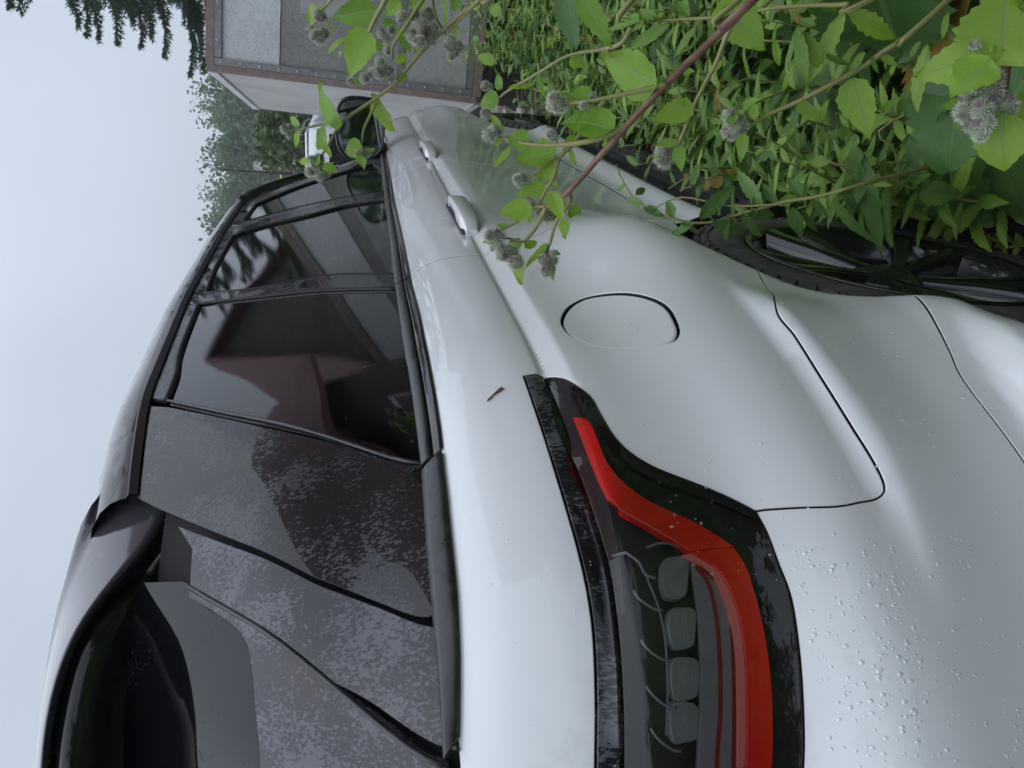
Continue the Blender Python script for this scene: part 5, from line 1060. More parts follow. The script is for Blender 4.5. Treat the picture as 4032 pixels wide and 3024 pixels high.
# rainy air over the whole place
hm=bpy.data.materials.new('rain_haze'); hm.use_nodes=True; t=hm.node_tree; t.nodes.clear(); o_=N(t,'OutputMaterial'); pv=N(t,'VolumePrincipled'); pv.inputs['Color'].default_value=(.90,.95,.97,1); pv.inputs['Density'].default_value=.0025; pv.inputs['Anisotropy'].default_value=.0
t.links.new(pv.outputs[0],o_.inputs['Volume'])
o=MB().box((40,0,7.0),(720,620,17.0)).obj('haze',hm); tag(o,'thin rainy haze','haze',kind='stuff')
PLANTS=[
 {'name': 'A', 'stems': [([(0.55, -1.98, -0.18), (0.52, -1.85, 0.25), (0.47, -1.66, 0.55), (0.436, -1.3491, 0.8581), (0.4485, -1.3367, 0.8636), (0.461, -1.3238, 0.87), (0.4658, -1.2728, 0.9158), (0.4702, -1.2255, 0.9534), (0.4773, -1.1913, 0.9768), (0.484, -1.1559, 1.0014), (0.4968, -1.142, 1.0108), (0.5104, -1.1304, 1.0192)], [0.0056, 0.00533, 0.00505, 0.00478, 0.00451, 0.00424, 0.00396, 0.00369, 0.00342, 0.00315, 0.00287, 0.0026]), ([(0.5152, -1.1292, 1.0184), (0.5177, -1.1097, 1.0262), (0.5235, -1.1003, 1.0288), (0.5285, -1.086, 1.0378)], [0.0032, 0.0028, 0.0024, 0.002]), ([(0.4986, -1.1515, 1.0005), (0.5025, -1.1405, 0.995), (0.5067, -1.1223, 1.0045), (0.5109, -1.1072, 1.0082), (0.5134, -1.0891, 1.0105), (0.5184, -1.0765, 1.0128)], [0.0028, 0.00256, 0.00232, 0.00208, 0.00184, 0.0016]), ([(0.5204, -1.129, 1.0171), (0.5278, -1.1261, 1.0304), (0.5303, -1.1124, 1.0431), (0.5344, -1.1031, 1.0544), (0.5391, -1.0935, 1.069)], [0.0024, 0.00215, 0.0019, 0.00165, 0.0014]), ([(0.5285, -1.086, 1.0378), (0.5354, -1.087, 1.0496), (0.5411, -1.0869, 1.0583), (0.5446, -1.0826, 1.0655)], [0.0018, 0.0016, 0.0014, 0.0012]), ([(0.4622, -1.2703, 0.9195), (0.4719, -1.2607, 0.9431), (0.4832, -1.2517, 0.9723), (0.4931, -1.246, 0.9891), (0.5038, -1.2421, 1.0064), (0.5132, -1.2403, 1.0134)], [0.0028, 0.00254, 0.00228, 0.00202, 0.00176, 0.0015]), ([(0.47, -1.2249, 0.9534), (0.4786, -1.2148, 0.9685), (0.4885, -1.2068, 0.9853), (0.4996, -1.2011, 1.0026), (0.5124, -1.1969, 1.0243), (0.5258, -1.1953, 1.0438), (0.5397, -1.1966, 1.0596), (0.5525, -1.197, 1.073)], [0.0036, 0.00331, 0.00303, 0.00274, 0.00246, 0.00217, 0.00189, 0.0016]), ([(0.5467, -1.2459, 0.9543), (0.5457, -1.2305, 0.9658), (0.5432, -1.2109, 0.9788), (0.5416, -1.1939, 0.9905), (0.5416, -1.1808, 1.0023), (0.5365, -1.1588, 1.0085), (0.5352, -1.1445, 1.0162), (0.532, -1.1262, 1.024)], [0.0034, 0.00314, 0.00289, 0.00263, 0.00237, 0.00211, 0.00186, 0.0016]), ([(0.5405, -1.1808, 1.004), (0.543, -1.1714, 1.0172), (0.5447, -1.1591, 1.0318), (0.5476, -1.1524, 1.0409)], [0.0018, 0.0016, 0.0014, 0.0012])], 'leaves': [((0.5223, -1.1239, 1.0346), (0.5286, -1.1194, 1.0704), 0.72, 'o', 20, 0.15), ((0.5008, -1.1472, 1.0182), (0.4666, -1.1247, 1.0104), 0.42, 'o', -30, 0.15), ((0.4998, -1.1179, 0.9978), (0.4921, -1.0995, 1.0), 0.95, 'o', 10, 0.15), ((0.5052, -1.1307, 0.9963), (0.5192, -1.1239, 0.9734), 0.62, 'o', 0, 0.15), ((0.5328, -1.0684, 1.0419), (0.5182, -1.037, 1.0395), 0.75, 'o', 10, 0.15), ((0.5171, -1.0865, 1.0118), (0.5122, -1.0618, 1.0381), 0.42, 'o', 40, 0.15), ((0.5117, -1.0655, 1.0051), (0.5033, -1.0466, 1.0051), 0.5, 'o', 0, 0.15), ((0.5176, -1.0786, 1.0051), (0.5143, -1.0762, 0.9954), 0.7, 'o', 0, 0.15), ((0.5295, -1.1025, 1.0585), (0.5331, -1.1043, 1.0708), 0.6, 'o', 0, 0.15), ((0.5364, -1.0859, 1.0721), (0.5372, -1.0812, 1.0845), 0.7, 'o', 0, 0.15), ((0.5283, -1.08, 1.0241), (0.5436, -1.084, 1.0344), 0.8, 'o', 30, 0.15), ((0.5289, -1.1165, 1.0292), (0.5366, -1.1067, 1.0331), 0.8, 'o', 30, 0.15), ((0.5471, -1.0781, 1.0365), (0.5519, -1.0814, 1.0509), 0.8, 'o', 10, 0.15), ((0.4677, -1.2705, 0.9284), (0.5226, -1.2883, 0.986), 0.62, 'o', -15, 0.2), ((0.4995, -1.2489, 0.9862), (0.5077, -1.2562, 1.0077), 0.75, 'o', 0, 0.15), ((0.513, -1.2447, 1.0042), (0.5191, -1.2509, 1.0187), 0.7, 'o', 0, 0.15), ((0.5111, -1.2397, 1.0055), (0.5059, -1.2273, 1.0068), 0.5, 'o', 0, 0.15), ((0.4978, -1.2431, 0.9901), (0.4677, -1.2145, 1.0114), 0.16, 'l', 0, 0.15), ((0.4713, -1.2208, 0.9668), (0.5221, -1.2313, 1.0207), 0.5, 'o', 35, 0.2), ((0.5294, -1.1982, 1.0433), (0.5357, -1.2, 1.067), 0.9, 'o', 10, 0.15), ((0.5354, -1.1904, 1.0599), (0.5298, -1.1677, 1.0797), 0.22, 'l', 0, 0.15), ((0.5494, -1.2043, 1.0698), (0.56, -1.2219, 1.0815), 0.4, 'l', 20, 0.15), ((0.5454, -1.1953, 1.0698), (0.5461, -1.1904, 1.0822), 0.6, 'o', 0, 0.15), ((0.5017, -1.2166, 0.9614), (0.5263, -1.1979, 0.9584), 0.7, 'o', 60, 0.15), ((0.5166, -1.2075, 0.9945), (0.5125, -1.1912, 1.008), 0.5, 'o', 0, 0.15), ((0.5492, -1.1864, 1.0069), (0.5638, -1.1721, 1.0491), 0.75, 'o', 15, 0.15), ((0.5442, -1.1745, 1.0083), (0.5487, -1.1518, 1.0228), 0.9, 'o', -10, 0.15), ((0.54, -1.1479, 1.0169), (0.5426, -1.1357, 1.0515), 0.5, 'o', 0, 0.15), ((0.5305, -1.1556, 1.0096), (0.526, -1.1482, 1.004), 0.7, 'o', 0, 0.15), ((0.5413, -1.1899, 0.9901), (0.5326, -1.1734, 0.9845), 0.45, 'o', 0, 0.15)], 'burrs': [((0.5266, -1.0928, 1.0791), 0.0078), ((0.5319, -1.0907, 1.0676), 0.0097), ((0.5362, -1.0796, 1.0687), 0.0082), ((0.5182, -1.0723, 1.0632), 0.0092), ((0.5257, -1.0748, 1.052), 0.0102), ((0.5079, -1.0664, 1.0491), 0.0094), ((0.5262, -1.079, 1.0652), 0.0071), ((0.5034, -1.0722, 1.0189), 0.0075), ((0.5089, -1.0703, 1.0076), 0.0085), ((0.5148, -1.062, 1.0105), 0.0079), ((0.5013, -1.0596, 1.0148), 0.008), ((0.5164, -1.0751, 1.0112), 0.0066), ((0.5039, -1.0788, 1.0084), 0.0053), ((0.5326, -1.1305, 1.033), 0.0072), ((0.5309, -1.1168, 1.0133), 0.0081), ((0.5376, -1.1161, 1.0051), 0.0075), ((0.5302, -1.1214, 1.0205), 0.0059), ((0.5031, -1.2447, 1.0241), 0.0086), ((0.5076, -1.2386, 1.0167), 0.0097), ((0.5175, -1.2381, 1.0219), 0.0082), ((0.4896, -1.2414, 0.9964), 0.0047), ((0.4997, -1.2503, 0.9843), 0.0053), ((0.547, -1.1994, 1.083), 0.009), ((0.5562, -1.2046, 1.0744), 0.008), ((0.5616, -1.1965, 1.0743), 0.0065), ((0.5145, -1.2086, 1.0222), 0.0063), ((0.5211, -1.2055, 1.0181), 0.0062), ((0.5413, -1.1545, 1.0483), 0.0065), ((0.5488, -1.1551, 1.0409), 0.0073), ((0.555, -1.1483, 1.042), 0.006)]}, 
 {'name': 'B', 'stems': [([(1.35, -2.15, -0.18), (1.25, -1.95, 0.4), (1.15, -1.75, 0.8), (1.0017, -1.3894, 1.0), (1.0106, -1.3528, 1.0362), (1.0223, -1.3244, 1.0688), (1.0283, -1.274, 1.1187), (1.0316, -1.2208, 1.1627), (1.0434, -1.1922, 1.1957), (1.0548, -1.1548, 1.2442), (1.0608, -1.1189, 1.2665), (1.0701, -1.0947, 1.2807)], [0.0048, 0.00456, 0.00433, 0.00409, 0.00385, 0.00362, 0.00338, 0.00315, 0.00291, 0.00267, 0.00244, 0.0022]), ([(0.9961, -1.3613, 1.0296), (1.0136, -1.3412, 1.047), (1.0273, -1.305, 1.0792)], [0.0035, 0.00275, 0.002]), ([(1.0374, -1.3862, 1.1594), (1.0412, -1.3426, 1.1791), (1.052, -1.3181, 1.1923), (1.0627, -1.2942, 1.2036)], [0.005, 0.00433, 0.00367, 0.003]), ([(1.0183, -1.3743, 1.1002), (1.0253, -1.3474, 1.1218), (1.0259, -1.302, 1.1508), (1.0322, -1.2766, 1.1664), (1.037, -1.2565, 1.1657)], [0.0045, 0.00382, 0.00315, 0.00247, 0.0018]), ([(1.0458, -1.1877, 1.1907), (1.0452, -1.1633, 1.2026), (1.0458, -1.1436, 1.2111), (1.0442, -1.1219, 1.2134)], [0.0026, 0.00227, 0.00193, 0.0016]), ([(1.0672, -1.153, 1.2529), (1.0778, -1.1425, 1.2864), (1.088, -1.1342, 1.3141), (1.0967, -1.1277, 1.332)], [0.0024, 0.00203, 0.00167, 0.0013]), ([(1.0624, -1.3402, 1.2588), (1.071, -1.3288, 1.2695), (1.0788, -1.3149, 1.2815)], [0.003, 0.00225, 0.0015]), ([(1.0358, -1.3598, 1.1072), (1.0325, -1.3303, 1.1014), (1.0316, -1.3097, 1.0886), (1.0324, -1.2931, 1.0755)], [0.003, 0.00253, 0.00207, 0.0016])], 'leaves': [((1.1161, -1.3306, 1.1917), (1.1475, -1.3079, 1.274), 0.52, 'o', -10, 0.2), ((1.1333, -1.3203, 1.2856), (1.1538, -1.3037, 1.3092), 0.8, 'o', 0, 0.2), ((1.0853, -1.2922, 1.2018), (1.0853, -1.2185, 1.2466), 0.66, 'o', 10, 0.2), ((1.0727, -1.2816, 1.1681), (1.0995, -1.2711, 1.2069), 0.42, 'o', 0, 0.2), ((1.1133, -1.2813, 1.2398), (1.1345, -1.2555, 1.2842), 0.24, 'l', 30, 0.2), ((1.1042, -1.2574, 1.2466), (1.1277, -1.2549, 1.2563), 0.4, 'o', 0, 0.2), ((1.0177, -1.1537, 1.2451), (1.0799, -1.2107, 1.3071), 0.4, 'o', -20, 0.2), ((1.0599, -1.1893, 1.1865), (1.0543, -1.1371, 1.1659), 0.82, 'o', 20, 0.2), ((1.0247, -1.1208, 1.2694), (1.0613, -1.1387, 1.2961), 0.75, 'o', 0, 0.2), ((1.0082, -1.1192, 1.2702), (1.0187, -1.0942, 1.2671), 0.6, 'o', 0, 0.2), ((1.0338, -1.1172, 1.2123), (1.0595, -1.1041, 1.2513), 0.68, 'o', 10, 0.2), ((1.0134, -1.1065, 1.2138), (1.0231, -1.0778, 1.2142), 0.7, 'o', 0, 0.2), ((1.0032, -1.0948, 1.2952), (1.028, -1.0855, 1.3236), 0.35, 'l', 0, 0.2), ((1.0199, -1.09, 1.2732), (1.0279, -1.068, 1.2536), 0.65, 'o', 0, 0.2), ((1.0302, -1.1468, 1.3119), (1.0622, -1.1535, 1.3405), 0.35, 'l', 0, 0.2), ((1.0196, -1.1396, 1.3146), (1.0303, -1.107, 1.3264), 0.35, 'l', 0, 0.2), ((1.0381, -1.2627, 1.1585), (1.0525, -1.2548, 1.1392), 0.8, 'o', 0, 0.2), ((1.0258, -1.235, 1.1585), (1.0392, -1.2257, 1.1375), 0.7, 'o', 0, 0.2), ((1.0812, -1.3443, 1.1533), (1.0993, -1.3194, 1.1823), 0.6, 'o', 0, 0.2), ((1.1132, -1.3494, 1.1093), (1.1382, -1.3353, 1.1472), 0.5, 'o', 0, 0.2), ((1.0793, -1.3598, 1.0809), (1.0803, -1.3103, 1.0838), 0.3, 'l', 20, 0.2), ((1.083, -1.362, 1.0583), (1.0954, -1.3347, 1.0678), 0.8, 'o', 0, 0.2), ((1.062, -1.3147, 1.0583), (1.0629, -1.2546, 1.0812), 0.32, 'l', 20, 0.2), ((1.0373, -1.204, 1.1984), (1.048, -1.1857, 1.1832), 0.45, 'o', 0, 0.2), ((1.1019, -1.3297, 1.2702), (1.1168, -1.2905, 1.3131), 0.16, 'l', 0, 0.2), ((1.1167, -1.3075, 1.2732), (1.1245, -1.2841, 1.2553), 0.2, 'l', 0, 0.2), ((1.031, -1.238, 1.1751), (1.0457, -1.2188, 1.179), 0.6, 'o', 0, 0.2), ((1.0665, -1.2213, 1.2223), (1.0808, -1.2071, 1.2147), 0.7, 'o', 0, 0.2), ((1.0885, -1.2911, 1.149), (1.0964, -1.2669, 1.1328), 0.6, 'o', 0, 0.2), ((1.0768, -1.2826, 1.1149), (1.0953, -1.2646, 1.1328), 0.6, 'o', 0, 0.2), ((1.0156, -1.16, 1.2581), (1.0369, -1.1391, 1.2934), 0.3, 'o', 40, 0.2), ((1.1008, -1.2946, 1.1608), (1.1197, -1.3017, 1.1322), 0.5, 'o', 0, 0.2), ((1.1143, -1.316, 1.178), (1.1257, -1.3046, 1.1522), 0.5, 'o', 0, 0.2), ((1.0375, -1.0895, 1.281), (1.0667, -1.0967, 1.2966), 0.6, 'o', 0, 0.2), ((1.0148, -1.114, 1.2053), (1.035, -1.1145, 1.1949), 0.8, 'o', 0, 0.2)], 'burrs': [((1.0699, -1.3134, 1.2847), 0.009), ((1.0761, -1.3104, 1.2787), 0.0102), ((1.0796, -1.2897, 1.2948), 0.0094), ((1.0599, -1.2814, 1.2837), 0.0116), ((1.0686, -1.2859, 1.2741), 0.0098), ((1.0568, -1.2818, 1.2887), 0.009), ((1.062, -1.2772, 1.2815), 0.0102), ((1.0489, -1.2937, 1.1838), 0.0081), ((1.053, -1.2871, 1.1758), 0.0102), ((1.066, -1.3008, 1.1671), 0.0085), ((1.0314, -1.3209, 1.1529), 0.0101), ((1.0379, -1.3253, 1.1341), 0.0114), ((1.0423, -1.3275, 1.11), 0.0127), ((1.0229, -1.3077, 1.1223), 0.0154), ((1.0277, -1.3078, 1.1045), 0.0121), ((1.0099, -1.2869, 1.1255), 0.0111), ((1.0248, -1.2946, 1.1364), 0.0114), ((1.026, -1.2922, 1.1076), 0.0127), ((1.0231, -1.2933, 1.0737), 0.0097), ((1.029, -1.284, 1.0784), 0.0087), ((1.0316, -1.2755, 1.0673), 0.0101), ((1.0232, -1.2841, 1.0725), 0.0125), ((1.0297, -1.2851, 1.0603), 0.0095), ((1.0124, -1.2691, 1.0742), 0.0077), ((1.0307, -1.2517, 1.1861), 0.009), ((1.0339, -1.2407, 1.1823), 0.0122), ((1.04, -1.2402, 1.1712), 0.0094), ((1.0282, -1.2348, 1.1883), 0.0106), ((1.0386, -1.2337, 1.1968), 0.0098), ((1.0247, -1.2254, 1.2109), 0.009), ((1.0356, -1.2187, 1.2321), 0.0071), ((1.0531, -1.2691, 1.1724), 0.0085), ((1.0918, -1.1312, 1.3426), 0.0087), ((1.0949, -1.1216, 1.3358), 0.0069), ((1.1089, -1.1336, 1.3346), 0.0064), ((1.0295, -1.1065, 1.2184), 0.0083), ((1.0364, -1.1074, 1.2077), 0.0094), ((1.0425, -1.0981, 1.2133), 0.0086), ((1.0614, -1.0871, 1.2966), 0.0092), ((1.068, -1.0878, 1.2849), 0.0104), ((1.0708, -1.066, 1.3003), 0.0106), ((1.0608, -1.0794, 1.2893), 0.0108), ((1.0608, -1.0664, 1.2758), 0.011), ((1.0476, -1.0626, 1.2841), 0.0092), ((1.062, -1.0759, 1.2819), 0.0094)]}, 
 {'name': 'C', 'stems': [([(0.62, -1.62, -0.18), (0.5, -1.6, 0.15), (0.4, -1.57, 0.38), (0.3333, -1.405, 0.6945), (0.3381, -1.3854, 0.6758), (0.3437, -1.3666, 0.6591), (0.3442, -1.3359, 0.6429), (0.3497, -1.3145, 0.6307), (0.3542, -1.2897, 0.6204)], [0.0058, 0.0056, 0.0054, 0.0052, 0.005, 0.0048, 0.0046, 0.0044, 0.0042])], 'leaves': [((0.3334, -1.3264, 0.6531), (0.2976, -1.3694, 0.7057), 0.92, 'o', 0, 0.12), ((0.3533, -1.3204, 0.6542), (0.3966, -1.2959, 0.6947), 0.62, 'o', -10, 0.12), ((0.3305, -1.3121, 0.6681), (0.3253, -1.2831, 0.701), 0.92, 'o', 15, 0.12), ((0.3197, -1.2742, 0.6459), (0.3222, -1.2184, 0.6194), 0.86, 'o', 0, 0.12), ((0.3397, -1.2812, 0.6226), (0.3272, -1.2732, 0.5841), 0.7, 'o', 0, 0.12), ((0.3488, -1.2785, 0.6667), (0.3507, -1.2725, 0.6866), 0.5, 'o', 0, 0.12), ((0.3392, -1.2598, 0.6612), (0.3405, -1.2559, 0.6743), 0.5, 'o', 0, 0.12), ((0.3385, -1.3345, 0.6594), (0.3471, -1.3461, 0.6744), 0.5, 'o', 0, 0.12), ((0.3345, -1.3233, 0.664), (0.3396, -1.3346, 0.6638), 0.25, 'o', 0, 0.12), ((0.5847, -1.2789, 0.4774), (0.6012, -1.1805, 0.4481), 1.0, 'h', 0, 0.15), ((0.5912, -1.2978, 0.4693), (0.6837, -1.2475, 0.482), 0.7, 'h', 10, 0.15), ((0.6324, -1.4001, 0.5947), (0.7022, -1.3106, 0.489), 1.0, 'h', 0, 0.15), ((0.4801, -1.3341, 0.4992), (0.4618, -1.2849, 0.5148), 0.3, 'h', 0, 0.15)], 'burrs': [((0.332, -1.2963, 0.6712), 0.0093), ((0.3383, -1.302, 0.6488), 0.0092), ((0.3438, -1.2852, 0.6662), 0.0084), ((0.3298, -1.2898, 0.6548), 0.0114), ((0.3346, -1.2708, 0.6732), 0.0101), ((0.3215, -1.2751, 0.6665), 0.0105), ((0.3253, -1.2779, 0.6391), 0.0119), ((0.332, -1.2604, 0.6629), 0.0084), ((0.319, -1.2628, 0.6601), 0.009), ((0.3232, -1.2533, 0.658), 0.0079), ((0.3473, -1.33, 0.6723), 0.0066), ((0.3568, -1.3321, 0.6707), 0.0062), ((0.3639, -1.3358, 0.6558), 0.0065), ((0.3478, -1.3278, 0.6595), 0.0064), ((0.357, -1.3273, 0.6613), 0.006)]}, 
 {'name': 'D', 'stems': [([(0.72, -1.78, -0.18), (0.7, -1.7, 0.15), (0.5553, -1.366, 0.569), (0.5628, -1.3389, 0.5929), (0.5727, -1.3201, 0.6116), (0.5827, -1.3059, 0.6218), (0.5932, -1.2752, 0.6654), (0.6047, -1.2594, 0.6849), (0.6173, -1.2389, 0.718), (0.6274, -1.2191, 0.7391), (0.6406, -1.2104, 0.7526)], [0.0044, 0.00418, 0.00396, 0.00374, 0.00352, 0.0033, 0.00308, 0.00286, 0.00264, 0.00242, 0.0022])], 'leaves': [((0.5897, -1.2891, 0.6238), (0.5736, -1.2152, 0.5997), 0.62, 'o', 10, 0.2), ((0.5919, -1.26, 0.6889), (0.5942, -1.2321, 0.6558), 0.48, 'o', 0, 0.2), ((0.5958, -1.2425, 0.7391), (0.6217, -1.2458, 0.7479), 0.7, 'o', 0, 0.2), ((0.5983, -1.2484, 0.7383), (0.6097, -1.2297, 0.7271), 0.45, 'o', 0, 0.2), ((0.589, -1.2174, 0.758), (0.5936, -1.1785, 0.7559), 0.42, 'o', 0, 0.2), ((0.5963, -1.2264, 0.7721), (0.6265, -1.2491, 0.7623), 0.4, 'o', 0, 0.2), ((0.6007, -1.2403, 0.7642), (0.6164, -1.2321, 0.7511), 0.4, 'o', 0, 0.2)], 'burrs': [((0.6227, -1.2347, 0.7639), 0.0106), ((0.6244, -1.2229, 0.7553), 0.012), ((0.631, -1.2158, 0.7585), 0.0101), ((0.6228, -1.23, 0.7541), 0.0113), ((0.6242, -1.2121, 0.7557), 0.0084), ((0.6145, -1.2229, 0.7509), 0.0106)]}, 
 {'name': 'E', 'stems': [([(0.8, -1.9, -0.18), (0.7, -1.75, 0.3), (0.5029, -1.3633, 0.8301), (0.511, -1.3417, 0.834), (0.5192, -1.3206, 0.8375), (0.5248, -1.2936, 0.8411), (0.5353, -1.2788, 0.8424), (0.5397, -1.2457, 0.8524), (0.5483, -1.227, 0.853), (0.5559, -1.2048, 0.856), (0.5691, -1.1958, 0.8578)], [0.0036, 0.00342, 0.00324, 0.00306, 0.00288, 0.0027, 0.00252, 0.00234, 0.00216, 0.00198, 0.0018])], 'leaves': [((0.5253, -1.2462, 0.8618), (0.5283, -1.2297, 0.9062), 0.62, 'o', 0, 0.2), ((0.5123, -1.2095, 0.8762), (0.516, -1.204, 0.9029), 0.35, 'o', 0, 0.2), ((0.5092, -1.2039, 0.8735), (0.4978, -1.1781, 0.8742), 0.55, 'o', 0, 0.2), ((0.5272, -1.2469, 0.8687), (0.5317, -1.2526, 0.8769), 0.5, 'o', 0, 0.2), ((0.5102, -1.1942, 0.8963), (0.5097, -1.1895, 0.9034), 0.5, 'o', 0, 0.2), ((0.5186, -1.2291, 0.8659), (0.5247, -1.2434, 0.8645), 0.4, 'o', 0, 0.2), ((0.5623, -1.3518, 0.819), (0.5341, -1.3072, 0.7831), 0.75, 'o', 0, 0.2), ((0.5404, -1.2966, 0.83), (0.5359, -1.2816, 0.8397), 0.5, 'o', 0, 0.2), ((0.5609, -1.3524, 0.8118), (0.5626, -1.3408, 0.841), 0.9, 'o', 10, 0.2)], 'burrs': [((0.5622, -1.1937, 0.8706), 0.0106), ((0.5665, -1.1853, 0.8667), 0.0131), ((0.5751, -1.1924, 0.8515), 0.0116), ((0.5674, -1.1985, 0.8646), 0.0091)]}, 
 {'name': 'G', 'stems': [([(1.15, -2.0, -0.18), (1.05, -1.85, 0.35), (0.7946, -1.3841, 0.8414), (0.8431, -1.3349, 0.8352), (0.9028, -1.3115, 0.8272), (0.9718, -1.3008, 0.8348), (1.0458, -1.2867, 0.8707), (1.1109, -1.2532, 0.9056), (1.1759, -1.2166, 0.9454), (1.2411, -1.2009, 0.9469)], [0.005, 0.00467, 0.00433, 0.004, 0.00367, 0.00333, 0.003, 0.00267, 0.00233, 0.002])], 'leaves': [((0.8602, -1.3714, 0.9074), (0.8394, -1.2952, 0.8673), 0.45, 'o', 15, 0.2), ((0.9714, -1.3732, 0.9007), (0.9541, -1.289, 0.8911), 0.5, 'h', 0, 0.2), ((1.2472, -1.2171, 0.942), (1.2862, -1.2463, 0.9576), 0.5, 'o', 0, 0.2), ((1.0884, -1.2538, 0.9108), (1.0876, -1.2088, 0.8971), 0.25, 'l', 0, 0.2), ((1.1402, -1.2226, 0.9526), (1.1563, -1.2392, 0.8939), 0.2, 'l', 0, 0.2), ((1.2186, -1.2661, 0.9658), (1.2522, -1.2709, 1.0046), 0.4, 'o', 0, 0.2), ((1.2406, -1.1984, 0.9493), (1.2655, -1.1818, 0.9918), 0.7, 'o', 0, 0.2), ((1.0366, -1.2851, 0.8685), (1.0422, -1.2659, 0.8332), 0.6, 'o', 0, 0.2), ((1.0539, -1.3054, 0.904), (1.071, -1.3028, 0.8862), 0.8, 'o', 0, 0.2), ((1.3088, -1.354, 0.9444), (1.3398, -1.359, 0.9723), 0.6, 'o', 0, 0.2)], 'burrs': [((1.1942, -1.2215, 0.9847), 0.0097), ((1.1811, -1.1734, 0.9821), 0.012), ((1.2085, -1.2192, 0.9737), 0.0071), ((1.1855, -1.2815, 0.8133), 0.0102)]}, 
 {'name': 'H', 'stems': [([(0.95, -1.95, -0.18), (0.85, -1.85, 0.2), (0.6172, -1.3595, 0.7515), (0.6376, -1.3466, 0.7916), (0.6593, -1.3414, 0.8226), (0.6815, -1.3367, 0.8548), (0.7018, -1.3346, 0.874)], [0.0034, 0.0031, 0.0028, 0.0025, 0.0022, 0.0019, 0.0016])], 'leaves': [((0.6702, -1.3332, 0.8851), (0.6971, -1.3224, 0.9252), 0.2, 'l', 10, 0.25), ((0.6615, -1.3336, 0.847), (0.6811, -1.2994, 0.9003), 0.24, 'l', 10, 0.25), ((0.6534, -1.3321, 0.815), (0.666, -1.2957, 0.8427), 0.26, 'l', 10, 0.25), ((0.6667, -1.3381, 0.8607), (0.6996, -1.3496, 0.884), 0.22, 'l', 10, 0.25), ((0.6696, -1.3368, 0.876), (0.6991, -1.3411, 0.898), 0.25, 'l', 10, 0.25), ((0.6622, -1.3401, 0.8378), (0.6724, -1.3251, 0.8139), 0.25, 'l', 10, 0.25), ((0.6679, -1.3376, 0.8668), (0.6961, -1.3581, 0.8528), 0.25, 'l', 10, 0.25), ((0.6561, -1.3462, 0.7997), (0.6779, -1.3644, 0.7625), 0.25, 'l', 10, 0.25), ((0.6599, -1.3428, 0.8226), (0.697, -1.3681, 0.8372), 0.25, 'l', 10, 0.25), ((0.6684, -1.334, 0.876), (0.6884, -1.3197, 0.8933), 0.2, 'l', 10, 0.25), ((0.6683, -1.3323, 0.879), (0.6889, -1.3273, 0.8808), 0.4, 'l', 10, 0.25), ((0.6711, -1.3361, 0.8836), (0.6956, -1.3391, 0.8871), 0.4, 'l', 10, 0.25), ((0.6686, -1.3321, 0.8805), (0.6869, -1.3325, 0.8622), 0.4, 'l', 10, 0.25), ((0.6544, -1.3385, 0.8073), (0.6676, -1.3167, 0.8092), 0.25, 'l', 10, 0.25), ((0.654, -1.3455, 0.7921), (0.6609, -1.3075, 0.7983), 0.25, 'l', 10, 0.25)], 'burrs': []}, 
 {'name': 'I', 'stems': [([(0.7, -1.66, -0.18), (0.66, -1.66, 0.1), (0.516, -1.38, 0.6621), (0.5389, -1.3667, 0.6896), (0.5658, -1.3639, 0.7147), (0.5936, -1.3589, 0.7474), (0.6176, -1.3539, 0.7639)], [0.0036, 0.00333, 0.00307, 0.0028, 0.00253, 0.00227, 0.002])], 'leaves': [((0.5784, -1.3674, 0.6657), (0.5747, -1.3281, 0.5809), 0.28, 'l', 10, 0.25), ((0.581, -1.3446, 0.7207), (0.5774, -1.2713, 0.7012), 0.25, 'l', 10, 0.25), ((0.5756, -1.3603, 0.6671), (0.581, -1.2809, 0.6981), 0.24, 'l', 10, 0.25), ((0.5817, -1.346, 0.7207), (0.5883, -1.2966, 0.6997), 0.16, 'l', 10, 0.25), ((0.5794, -1.327, 0.7474), (0.5925, -1.2904, 0.7296), 0.25, 'l', 10, 0.25), ((0.5758, -1.3436, 0.6999), (0.6164, -1.3537, 0.7112), 0.25, 'l', 10, 0.25), ((0.5611, -1.3169, 0.688), (0.5761, -1.2968, 0.6467), 0.3, 'l', 10, 0.25), ((0.5524, -1.3207, 0.6434), (0.5767, -1.2966, 0.6497), 0.3, 'l', 10, 0.25), ((0.5457, -1.3188, 0.6181), (0.5692, -1.3017, 0.6075), 0.3, 'l', 10, 0.25), ((0.5396, -1.3098, 0.6092), (0.5649, -1.295, 0.6021), 0.25, 'l', 10, 0.25), ((0.5497, -1.3186, 0.6359), (0.5667, -1.2925, 0.6144), 0.25, 'l', 10, 0.25), ((0.5531, -1.372, 0.5482), (0.5696, -1.3376, 0.5406), 0.25, 'l', 10, 0.25), ((0.5429, -1.3366, 0.572), (0.5407, -1.2542, 0.576), 0.22, 'l', 10, 0.25), ((0.5823, -1.3607, 0.6954), (0.6103, -1.3745, 0.6451), 0.25, 'l', 10, 0.25), ((0.545, -1.3374, 0.5794), (0.57, -1.3185, 0.579), 0.3, 'l', 10, 0.25), ((0.5768, -1.3382, 0.7147), (0.5805, -1.2897, 0.6789), 0.4, 'l', 10, 0.25)], 'burrs': []}, 
